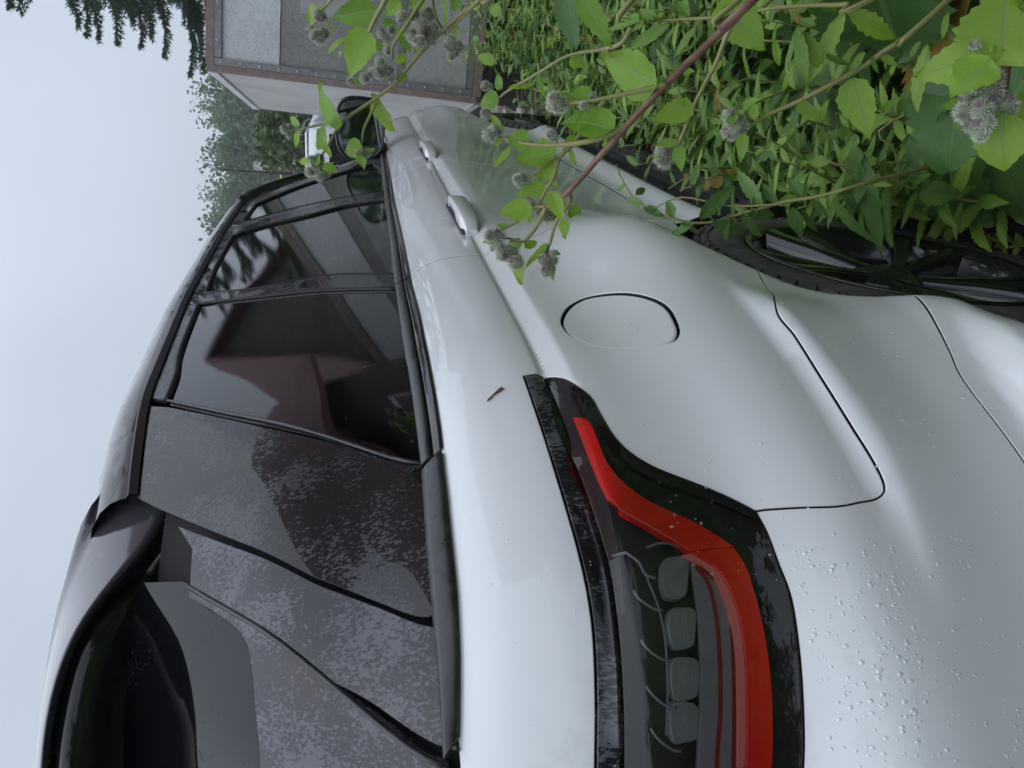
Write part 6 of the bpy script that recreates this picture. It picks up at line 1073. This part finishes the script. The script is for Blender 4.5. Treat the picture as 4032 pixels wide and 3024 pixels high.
 {'name': 'J', 'stems': [([(1.0, -1.25, -0.18), (0.7168, -1.1558, 0.4628), (0.749, -1.1246, 0.5238), (0.7832, -1.1042, 0.5723), (0.8149, -1.0767, 0.6239), (0.8491, -1.053, 0.6787), (0.9046, -1.0663, 0.7541), (0.9561, -1.0989, 0.7759), (0.9968, -1.1179, 0.7769)], [0.0036, 0.00335, 0.0031, 0.00285, 0.0026, 0.00235, 0.0021, 0.00185, 0.0016]), ([(0.7746, -1.1043, 0.5697), (0.8209, -1.0885, 0.6385), (0.8732, -1.0891, 0.7018), (0.9041, -1.0525, 0.7444)], [0.002, 0.00173, 0.00147, 0.0012])], 'leaves': [((0.7824, -1.1171, 0.4822), (0.746, -1.0252, 0.4056), 0.2, 'l', 15, 0.3), ((0.7847, -1.131, 0.4655), (0.7814, -1.0889, 0.436), 0.3, 'l', 15, 0.3), ((0.7851, -1.0973, 0.532), (0.7798, -1.0518, 0.5002), 0.25, 'l', 15, 0.3), ((0.7891, -1.0993, 0.5453), (0.7823, -1.0431, 0.5272), 0.4, 'l', 15, 0.3), ((0.7967, -1.0885, 0.5985), (0.8133, -1.0633, 0.6218), 0.4, 'l', 15, 0.3), ((0.7992, -1.0836, 0.6184), (0.8044, -1.0786, 0.5542), 0.3, 'l', 15, 0.3), ((0.8043, -1.0813, 0.645), (0.8045, -1.0294, 0.6488), 0.28, 'l', 15, 0.3), ((0.8053, -1.0697, 0.6716), (0.8008, -1.0424, 0.6083), 0.3, 'l', 15, 0.3), ((0.8077, -1.0612, 0.6982), (0.8279, -1.0379, 0.7333), 0.3, 'l', 15, 0.3), ((0.8078, -1.0649, 0.6915), (0.8456, -1.1359, 0.6218), 0.22, 'l', 15, 0.3), ((0.817, -1.0646, 0.7314), (0.8539, -1.0944, 0.7366), 0.3, 'l', 15, 0.3), ((0.8236, -1.069, 0.7514), (0.8548, -1.0789, 0.7704), 0.3, 'l', 15, 0.3), ((0.8343, -1.0792, 0.7779), (0.837, -1.0566, 0.7366), 0.3, 'l', 15, 0.3), ((0.7981, -1.0953, 0.5918), (0.8538, -1.1473, 0.6353), 0.22, 'l', 15, 0.3), ((0.7921, -1.1128, 0.532), (0.8312, -1.1423, 0.5475), 0.35, 'l', 15, 0.3), ((0.7888, -1.1143, 0.5154), (0.7864, -1.0753, 0.4833), 0.3, 'l', 15, 0.3), ((0.8005, -1.0831, 0.6251), (0.7941, -1.0379, 0.588), 0.35, 'l', 15, 0.3), ((0.813, -1.0626, 0.7181), (0.8153, -1.036, 0.6826), 0.35, 'l', 15, 0.3), ((0.8357, -1.0823, 0.7779), (0.8656, -1.0854, 0.8042), 0.3, 'l', 15, 0.3), ((0.8438, -1.0935, 0.7912), (0.8661, -1.1079, 0.7637), 0.3, 'l', 15, 0.3), ((0.8533, -1.1079, 0.8045), (0.8724, -1.0937, 0.8177), 0.3, 'l', 15, 0.3), ((0.8006, -1.0904, 0.6118), (0.8267, -1.1216, 0.5678), 0.3, 'l', 15, 0.3), ((0.8041, -1.074, 0.6583), (0.8414, -1.1, 0.6725), 0.25, 'l', 15, 0.3), ((0.7943, -1.097, 0.5719), (0.8362, -1.1325, 0.588), 0.25, 'l', 15, 0.3)], 'burrs': []}, 
 {'name': 'K', 'stems': [([(0.95, -1.4, -0.12), (1.0587, -1.2259, 0.2111), (1.0534, -1.172, 0.1951), (1.0565, -1.1401, 0.1735), (1.0612, -1.1064, 0.1617), (1.0684, -1.0707, 0.1648)], [0.002, 0.00188, 0.00176, 0.00164, 0.00152, 0.0014])], 'leaves': [((1.0803, -1.1593, 0.2389), (0.9874, -0.9623, 0.2167), 0.2, 'l', 0, 0.25), ((1.0998, -1.1928, 0.2589), (1.0597, -1.1014, 0.2611), 0.4, 'b', 0, 0.25), ((1.0791, -1.202, 0.1524), (1.0296, -1.0999, 0.1346), 0.4, 'b', 0, 0.25), ((1.0296, -1.0999, 0.1346), (1.0045, -1.0987, 0.0293), 0.45, 'o', 0, 0.25), ((1.0605, -1.1507, 0.1701), (1.0397, -1.1227, 0.1346), 0.3, 'l', 0, 0.25), ((1.0512, -1.0952, 0.2367), (1.0442, -1.0586, 0.2766), 0.3, 'l', 0, 0.25), ((1.0778, -1.1827, 0.1834), (1.0686, -1.1446, 0.2167), 0.3, 'l', 0, 0.25), ((1.0625, -1.1622, 0.1568), (1.0511, -1.1251, 0.179), 0.3, 'l', 0, 0.25)], 'burrs': []}]
# ---------------------------------------------------------------- leaf shapes
def leaf_mesh(name,kind,W,seed,m,curl=.15,nx=6,ny=14):
    rs=random.Random(seed); V=[];UV=[];ph=rs.uniform(0,6)
    for j in range(ny+1):
        t=j/ny
        if kind=='o': w_=math.sin(math.pi*min(1,t**.62))**.85*(1-.25*t)*1.12
        elif kind=='h': w_=(math.sin(math.pi*min(1,(t*.96+.04)**.5))**.7)*1.05
        elif kind=='l': w_=math.sin(math.pi*t**.8)**.9
        else: w_=math.sin(math.pi*t**.85)**.6*(.45+.55*abs(math.sin(t*9.5+.4)))
        w_*=W*.5
        ser=(1+(.10 if kind in 'hl' else .05)*(1 if j%2 else -1)*(0<j<ny))*(1+rs.uniform(-.06,.06)); w_*=ser
        tw=rs.uniform(-.02,.02)
        for i in range(nx+1):
            u=i/nx*2-1; x=w_*u; back=-.10*W*abs(u)**1.5*max(0,1-t*5) if kind in 'oh' else 0
            z=.16*W*abs(u)**1.4*(1-.4*t)+ .035*W*math.sin(9*t+3*u+ph)*abs(u)+.05*W*math.sin(5*t+ph)*u - curl*(t**2)*1.0 + .02*math.sin(4*t+ph)
            yy=t*(1-.25*curl*t)+back*.9
            V.append((x,yy+tw*.2,z)); UV.append(((u*.5+.5)*1.0,t))
    F=[(j*(nx+1)+i,j*(nx+1)+i+1,(j+1)*(nx+1)+i+1,(j+1)*(nx+1)+i) for j in range(ny) for i in range(nx)]
    # uv across scaled by true half width so veins keep an even angle
    return mk_mesh(name,V,F,True,uv=UV,mats=[m])
LF_BUR=leafmat('burdock_leaf',(.17,.33,.04),(.34,.52,.085),.45,.42,True,.4,(.30,.40,.15),ns=12)
LF_BURD=leafmat('dark_burdock_leaf',(.04,.11,.028),(.11,.22,.05),.25,.35,True,.5,(.11,.20,.08),ns=12)
LF_LAN=leafmat('lance_leaf',(.075,.19,.022),(.30,.47,.065),.30,.32,True,.5,(.24,.34,.13),ns=12)
LF_LOB=leafmat('lobed_leaf',(.055,.135,.03),(.18,.32,.075),.26,.40,True,.4,(.15,.24,.10),ns=12)
LF_DRY=leafmat('yellowed_leaf',(.20,.12,.02),(.42,.28,.03),.3,.5,True,ns=12)
SHAPES={}
def shape(kind,W,seed,m,curl):
    key=(kind,round(W*12)/12,seed%3,m.name,round(curl*8)/8)
    if key not in SHAPES: SHAPES[key]=leaf_mesh('leaf_shape',key[0],max(key[1],.12),seed%3+hash(kind)%1+int(key[1]*100),m,key[4])
    return SHAPES[key]
def orient(b,t,roll,camw=.9,upw=.5):
    b=Vector(b); t=Vector(t); y=(t-b); L=y.length; y.normalize()
    n=Vector((0,0,upw))+(Vector(CAM_P)-b).normalized()*camw; n=(n-y*n.dot(y)); 
    if n.length<.05: n=y.orthogonal()
    n.normalize(); x=y.cross(n)
    Rm=Matrix.Rotation(R(roll),3,y); x=Rm@x; n=Rm@n
    M_=Matrix.Identity(4)
    for i,v in enumerate((x*L,y*L,n*L)):
        for j in range(3): M_[j][i]=v[j]
    M_.translation=b; return M_
def leaf_obj(root,b,t,W,kind,roll,curl,m,seed,rel=False):
    o=bpy.data.objects.new('leaf',shape(kind,W,seed,m,curl)); COL.objects.link(o); o.parent=root
    M_=orient(b,t,roll); o.matrix_basis=root.matrix_basis.inverted()@M_; return o
# ---------------------------------------------------------------- burrs
M_BURB=mat('burr_green_grey',rough=.7,build=simple_noise((.10,.13,.07),(.26,.29,.20),160,3,lo=.4,hi=.6)); M_BURS=mat('pale_burr_hook',(.58,.61,.50),.6); M_BURT=mat('purple_burr_floret',(.30,.15,.25),.6)
def burr_mesh(seed):
    rs=random.Random(seed); V=[];F=[];MI=[]; n=12; rows=8
    for j in range(rows+1):
        th=math.pi*j/rows
        for i in range(n): V.append((.78*math.sin(th)*math.cos(2*math.pi*i/n),.78*math.sin(th)*math.sin(2*math.pi*i/n),.80*math.cos(th)))
    for j in range(rows):
        for i in range(n): F.append((j*n+i,(j+1)*n+i,(j+1)*n+(i+1)%n,j*n+(i+1)%n)); MI.append(0)
    N_=210
    for k in range(N_):
        z=1-2*(k+.5)/N_; r=math.sqrt(1-z*z); a=k*2.39996; d=Vector((r*math.cos(a),r*math.sin(a),z)); d=(d+Vector((rs.gauss(0,.08),rs.gauss(0,.08),rs.gauss(0,.08)))).normalized()
        o1=d.orthogonal().normalized(); o2=d.cross(o1); w_=.036; L=rs.uniform(1.0,1.28); top=z>.86; h=(o1*rs.gauss(0,1)+o2*rs.gauss(0,1)).normalized()
        mid=d*(L*.93); tip=d*L+h*.09; b0=len(V)
        for q in range(3):
            an=2*math.pi*q/3; V.append(tuple(d*.74+(o1*math.cos(an)+o2*math.sin(an))*w_))
        for q in range(3):
            an=2*math.pi*q/3; V.append(tuple(mid+(o1*math.cos(an)+o2*math.sin(an))*w_*.45))
        V.append(tuple(tip))
        for q in range(3): F.append((b0+q,b0+(q+1)%3,b0+3+(q+1)%3,b0+3+q)); MI.append(2 if top else 1); F.append((b0+3+q,b0+3+(q+1)%3,b0+6)); MI.append(2 if (top or z>.80) else 1)
    for k in range(26):
        a=rs.uniform(0,6.3); r=rs.uniform(0,.26); p=Vector((r*math.cos(a),r*math.sin(a),.72)); b0=len(V); V+= [tuple(p+Vector((.03,0,0))),tuple(p+Vector((-.02,.03,0))),tuple(p+Vector((-.02,-.03,0))),tuple(p+Vector((p.x*.4,p.y*.4,.42)))]
        for q in range(3): F.append((b0+q,b0+(q+1)%3,b0+3)); MI.append(2)
    return mk_mesh('burr_shape',V,F,True,mats=[M_BURB,M_BURS,M_BURT],mi=MI)
BURRS=[burr_mesh(s) for s in range(3)]
M_STBR=mat('brown_burdock_stem',rough=.5,build=simple_noise((.11,.055,.038),(.22,.13,.075),9,4,.3,.001,mscale=(8,8,1))); M_STGR=mat('green_burdock_stem',rough=.5,build=simple_noise((.17,.19,.05),(.28,.25,.10),12,4,.2,.001))
LAB={'A':('burdock_plant','burdock branch with brown-red stem and hooked burrs leaning across the car door','burdock'),'B':('burdock_plant','tall burdock with many burr clusters in front of the box trailer and door mirror','burdock'),'C':('burdock_plant','near burdock with big bright leaves and a dense burr cluster, closest to the ground','burdock'),'D':('burdock_plant','burdock with green-brown stem and toothed hanging leaf above the bare soil','burdock'),'E':('burdock_plant','slim burdock stem with three burrs hanging beside the thick brown branch','burdock'),'G':('burdock_plant','burdock with large folded leaves and long yellow stem below the box trailer','burdock'),'H':('willowherb_shoot','yellow-green shoot of narrow leaves above the thick brown burdock branch','weed'),'I':('willowherb_shoot','weed with long wavy narrow leaves next to the near burdock','weed'),'J':('fleabane_weed','dark green narrow-leaved weed growing over the sill in front of the rear wheel','weed'),'K':('sow_thistle','low weed with long toothed leaves on the bare soil beside the rear tyre','weed')}
sd_=1
for p in PLANTS:
    nm,lb,ct=LAB[p['name']]; s0=p['stems'][0][0][0]; root=empty(nm,s0); tag(root,lb,ct,'burdock plants beside the car' if ct=='burdock' else None)
    for k,(pts,rad) in enumerate(p['stems']):
        P=[np.array(q) for q in pts]; Lr=[]; Rr=[]
        for i in range(len(P)-1):      # smooth the stem
            p0=P[max(i-1,0)];p1=P[i];p2=P[i+1];p3=P[min(i+2,len(P)-1)]
            for q in range(4):
                t=q/4; Lr.append(.5*((2*p1)+(-p0+p2)*t+(2*p0-5*p1+4*p2-p3)*t*t+(-p0+3*p1-3*p2+p3)*t**3)); Rr.append(rad[i]+(rad[i+1]-rad[i])*t)
        Lr.append(P[-1]); Rr.append(rad[-1]); s0v=np.array(s0)
        MB().tube([l-s0v for l in Lr],Rr,8).obj('stem',M_STBR if (k==0 and p['name'] in 'AC') else M_STGR,root,True)
    for (b,t,w_,kd,rl,cu) in p['leaves']:
        sd_+=1; m=LF_BURD if kd=='h' else LF_LOB if (kd=='b' or p['name'] in 'JK') else LF_LAN if p['name'] in 'HI' else LF_BUR
        leaf_obj(root,b,t,w_,kd,rl+((sd_*37)%25-12),cu,m,sd_)
    rs=random.Random(sd_)
    for (c,r) in p['burrs']:
        o=bpy.data.objects.new('burr',BURRS[rs.randrange(3)]); COL.objects.link(o); o.parent=root
        dirv=(Vector((rs.gauss(0,.6),rs.gauss(0,.6),rs.gauss(.4,.4)))+(Vector(CAM_P)-Vector(c)).normalized()*.6).normalized()
        o.matrix_basis=Matrix.Translation(Vector(c)-Vector(s0))@dirv.to_track_quat('Z','Y').to_matrix().to_4x4()@Matrix.Diagonal((r,r,r,1))
# ---------------------------------------------------------------- ordinary weeds in the strip beside the car
def weed(x,y,h,kind,seed,lean=(0,0),label='',group='',cat='weed',nm='verge_weed'):
    rs=random.Random(seed); root=empty(nm,(x,y,gh(x,y)-.01)); tag(root,label,cat,group)
    mats={'l':LF_LAN,'b':LF_LOB,'h':LF_BURD,'o':LF_BUR}; pts=[];n=7
    for i in range(n): t=i/(n-1); pts.append(Vector((lean[0]*t*t+rs.gauss(0,.012),lean[1]*t*t+rs.gauss(0,.012),h*t)))
    if kind!='h': MB().tube(pts,[.0042*(1-.7*i/n) for i in range(n)],6).obj('stem',M_STGR,root,True)
    nl={'l':22,'b':16,'h':6,'o':12}[kind]; a=rs.uniform(0,6)
    for k in range(nl):
        t=.12+.88*k/nl; a+=2.4; q=min(int(t*(n-1)),n-2); p=pts[q].lerp(pts[q+1],t*(n-1)-q)
        if kind=='h': p=Vector((0,0,.02)); 
        L={'l':.13,'b':.15,'h':.26,'o':.10}[kind]*rs.uniform(.7,1.2)*(1.1-.5*t)*(.28 if h<.12 else 1); up_=rs.uniform(.15,.8) if kind!='h' else rs.uniform(.5,1.3)
        d=Vector((math.cos(a),math.sin(a),up_)).normalized()
        if kind=='h':
            e=p+d*rs.uniform(.10,.30); MB().tube([p,(p+e)/2+Vector((0,0,.02)),e],[.004,.004,.003],5).obj('stalk',M_STGR,root,True); p=e; d=Vector((d.x,d.y,-.1)).normalized()
        o=bpy.data.objects.new('leaf',shape(kind,{'l':.24,'b':.42,'h':.95,'o':.6}[kind],seed+k,LF_DRY if rs.random()<.025 else mats[kind],.3)); COL.objects.link(o); o.parent=root
        y_=d; nn=(Vector((0,0,1))-y_*y_.z).normalized(); x_=y_.cross(nn); M_=Matrix.Identity(4)
        for i,v in enumerate((x_*L,y_*L,nn*L)):
            for j in range(3): M_[j][i]=v[j]
        M_.translation=p; o.matrix_basis=M_
    return root
WK={'l':'upright weed with narrow green leaves','b':'bushy weed with lobed grey-green leaves','h':'clump of broad dark leaves on long stalks','o':'soft weed with small oval leaves'}
def zone(x,y):
    if x>3.9: return 'just in front of the box trailer'
    if x>2.6: return 'beside the front door' if y>-1.5 else 'toward the trailer at the right edge'
    if x<1.42 and y>-1.10: return 'against the rear tyre'
    if y>-1.30: return 'beside the sill and black side step'
    return 'behind the brown burdock branch' if x>1.5 else 'under the near burdock leaves'
rs=random.Random(77); spots=[]
tries=0
while len(spots)<190 and tries<9000:
    tries+=1; x=.62+5.1*rs.random()**.85; y=-1.06-.02*x-rs.random()*(.70+.10*x)
    if x<1.62 and y>-1.24: continue
    if any((x-a)**2+(y-b)**2<.10**2 for a,b in spots): continue
    spots.append((x,y))
low=[]
for k in range(52): low.append((1.42+2.6*(k+rs.random())/52,-1.035-.12*rs.random()))
low+=[(1.18,-1.17),(1.27,-1.13),(1.36,-1.15),(1.45,-1.11),(1.52,-1.07),(1.40,-1.20),(1.30,-1.21)]
tyre=[(1.06,-1.065),(1.14,-1.05),(1.22,-1.055),(1.30,-1.045),(1.38,-1.05)]
spots+=low+tyre
for k,(x,y) in enumerate(spots):
    kd=rs.choices('lbho',[.38,.30,.09,.23])[0]; d=x+.33
    h=rs.uniform(.38,.74)+.10*min(d,3.5)/3.5
    if (x,y) in tyre: h=.66-.35*(x-1.06); kd='l'
    elif (x,y) in low: h*=.78 if x>1.53 else .62; kd=rs.choice('lllb')
    elif -y-1.08<.15: h*=.62
    if d<1.5: h*=.75
    weed(x,y,h,kd,100+k,(rs.gauss(0,.06),rs.gauss(0,.06)),('tall ' if h>.68 else 'short ' if h<.46 else 'middling ')+WK[kd]+', '+zone(x,y),'verge weeds, '+{'l':'narrow-leaved','b':'lobed','h':'broad-leaved','o':'oval-leaved'}[kd])
# ---------------------------------------------------------------- clover heads, seedlings, stones on the soil
M_CLO=mat('pink_clover',rough=.7,build=simple_noise((.20,.05,.16),(.45,.16,.36),200,2)); M_STONE=mat('tan_stone',rough=.8,build=simple_noise((.20,.14,.09),(.36,.27,.19),30,5,.4,.004))
def clover(x,y,h,seed,label):
    rs=random.Random(seed); root=empty('clover_flower',(x,y,gh(x,y))); tag(root,label,'flower','pink clover flowers')
    MB().tube([(0,0,0),(.01,.0,h*.5),(.0,.01,h)],.0014,5).obj('stem',M_STGR,root,True); mb=MB()
    for k in range(70):
        z=1-2*(k+.5)/70; r=math.sqrt(1-z*z); a=k*2.4; d=Vector((r*math.cos(a),r*math.sin(a),z+.3)).normalized(); o1=d.orthogonal().normalized()*.0022; c=Vector((0,.01,h))
        mb.add([c+d*.004-o1,c+d*.004+o1,c+d*.014],[(0,1,2)])
    mb.obj('flower_head',M_CLO,root)
clover(1.95,-1.045,.20,1,'pink clover flower deep in the weeds by the sill, the lower of two'); clover(2.02,-1.02,.20,2,'pink clover flower deep in the weeds by the sill, the upper of two')
def stone(x,y,s,seed,label,flat=.5):
    rs=random.Random(seed); v=[];n=9
    for j in range(5):
        th=math.pi*(j+.0)/4
        for i in range(n):
            k=rs.uniform(.8,1.15); v.append((s*k*math.sin(th)*math.cos(2*math.pi*i/n),s*k*.8*math.sin(th)*math.sin(2*math.pi*i/n),s*flat*math.cos(th)))
    f=[(j*n+i,j*n+(i+1)%n,(j+1)*n+(i+1)%n,(j+1)*n+i) for j in range(4) for i in range(n)]
    o=MB().add(v,f).obj('stone',M_STONE,None,False,(x,y,gh(x,y)+s*flat*.5)); o.rotation_euler.z=rs.uniform(0,6); tag(o,label,'stone','stones on the bare soil')
stone(1.285,-1.005,.036,1,'larger flat tan stone on the soil next to the rear tyre',.35); stone(1.235,-1.0,.018,2,'small tan stone beside the larger flat one near the rear tyre',.5)
rs=random.Random(9)
for k in range(16): stone(rs.uniform(1.05,1.6),rs.uniform(-1.2,-1.0),rs.uniform(.005,.011),20+k,'tiny pebble on the bare wet soil beside the rear tyre')
for k,(x,y) in enumerate([(1.12,-1.05),(1.10,-1.0),(1.53,-.955),(1.47,-.945),(1.16,-1.13),(1.06,-.995),(1.3,-1.12),(1.42,-1.1),(1.22,-1.1),(1.08,-1.09)]):
    weed(x,y,.05+.02*(k%3),'o',900+k,(0,0),'tiny green seedling on the bare soil beside the rear tyre','seedlings on the soil','seedling','seedling')
# seed husk stuck to the wet shoulder of the car
hp=P_low(.515,1.06); husk=empty('seed_husk',tuple(hp)); tag(husk,'small brown seed husk stuck to the white shoulder above the tail lamp','husk')
M_HUSK=mat('brown_husk',rough=.7,build=simple_noise((.05,.025,.012),(.22,.14,.07),300,3))
nn_=Vector(surf_n(P_low,np.array([.515]),np.array([1.06]))[0])*.0018
hq=[Vector(P_low(.515+a,1.06+c))-Vector(hp)+nn_ for a,c in((0.008,-.010),(.006,-.007),(.003,-.003),(-.001,.002),(-.007,.008),(-.010,.011))]
MB().tube(hq[:3],[.0016,.0028,.0016],8).obj('husk_body',M_HUSK,husk,True); MB().tube(hq[2:],[.0016,.0012,.0013,.0006],6).obj('husk_stalk',M_HUSK,husk,True)
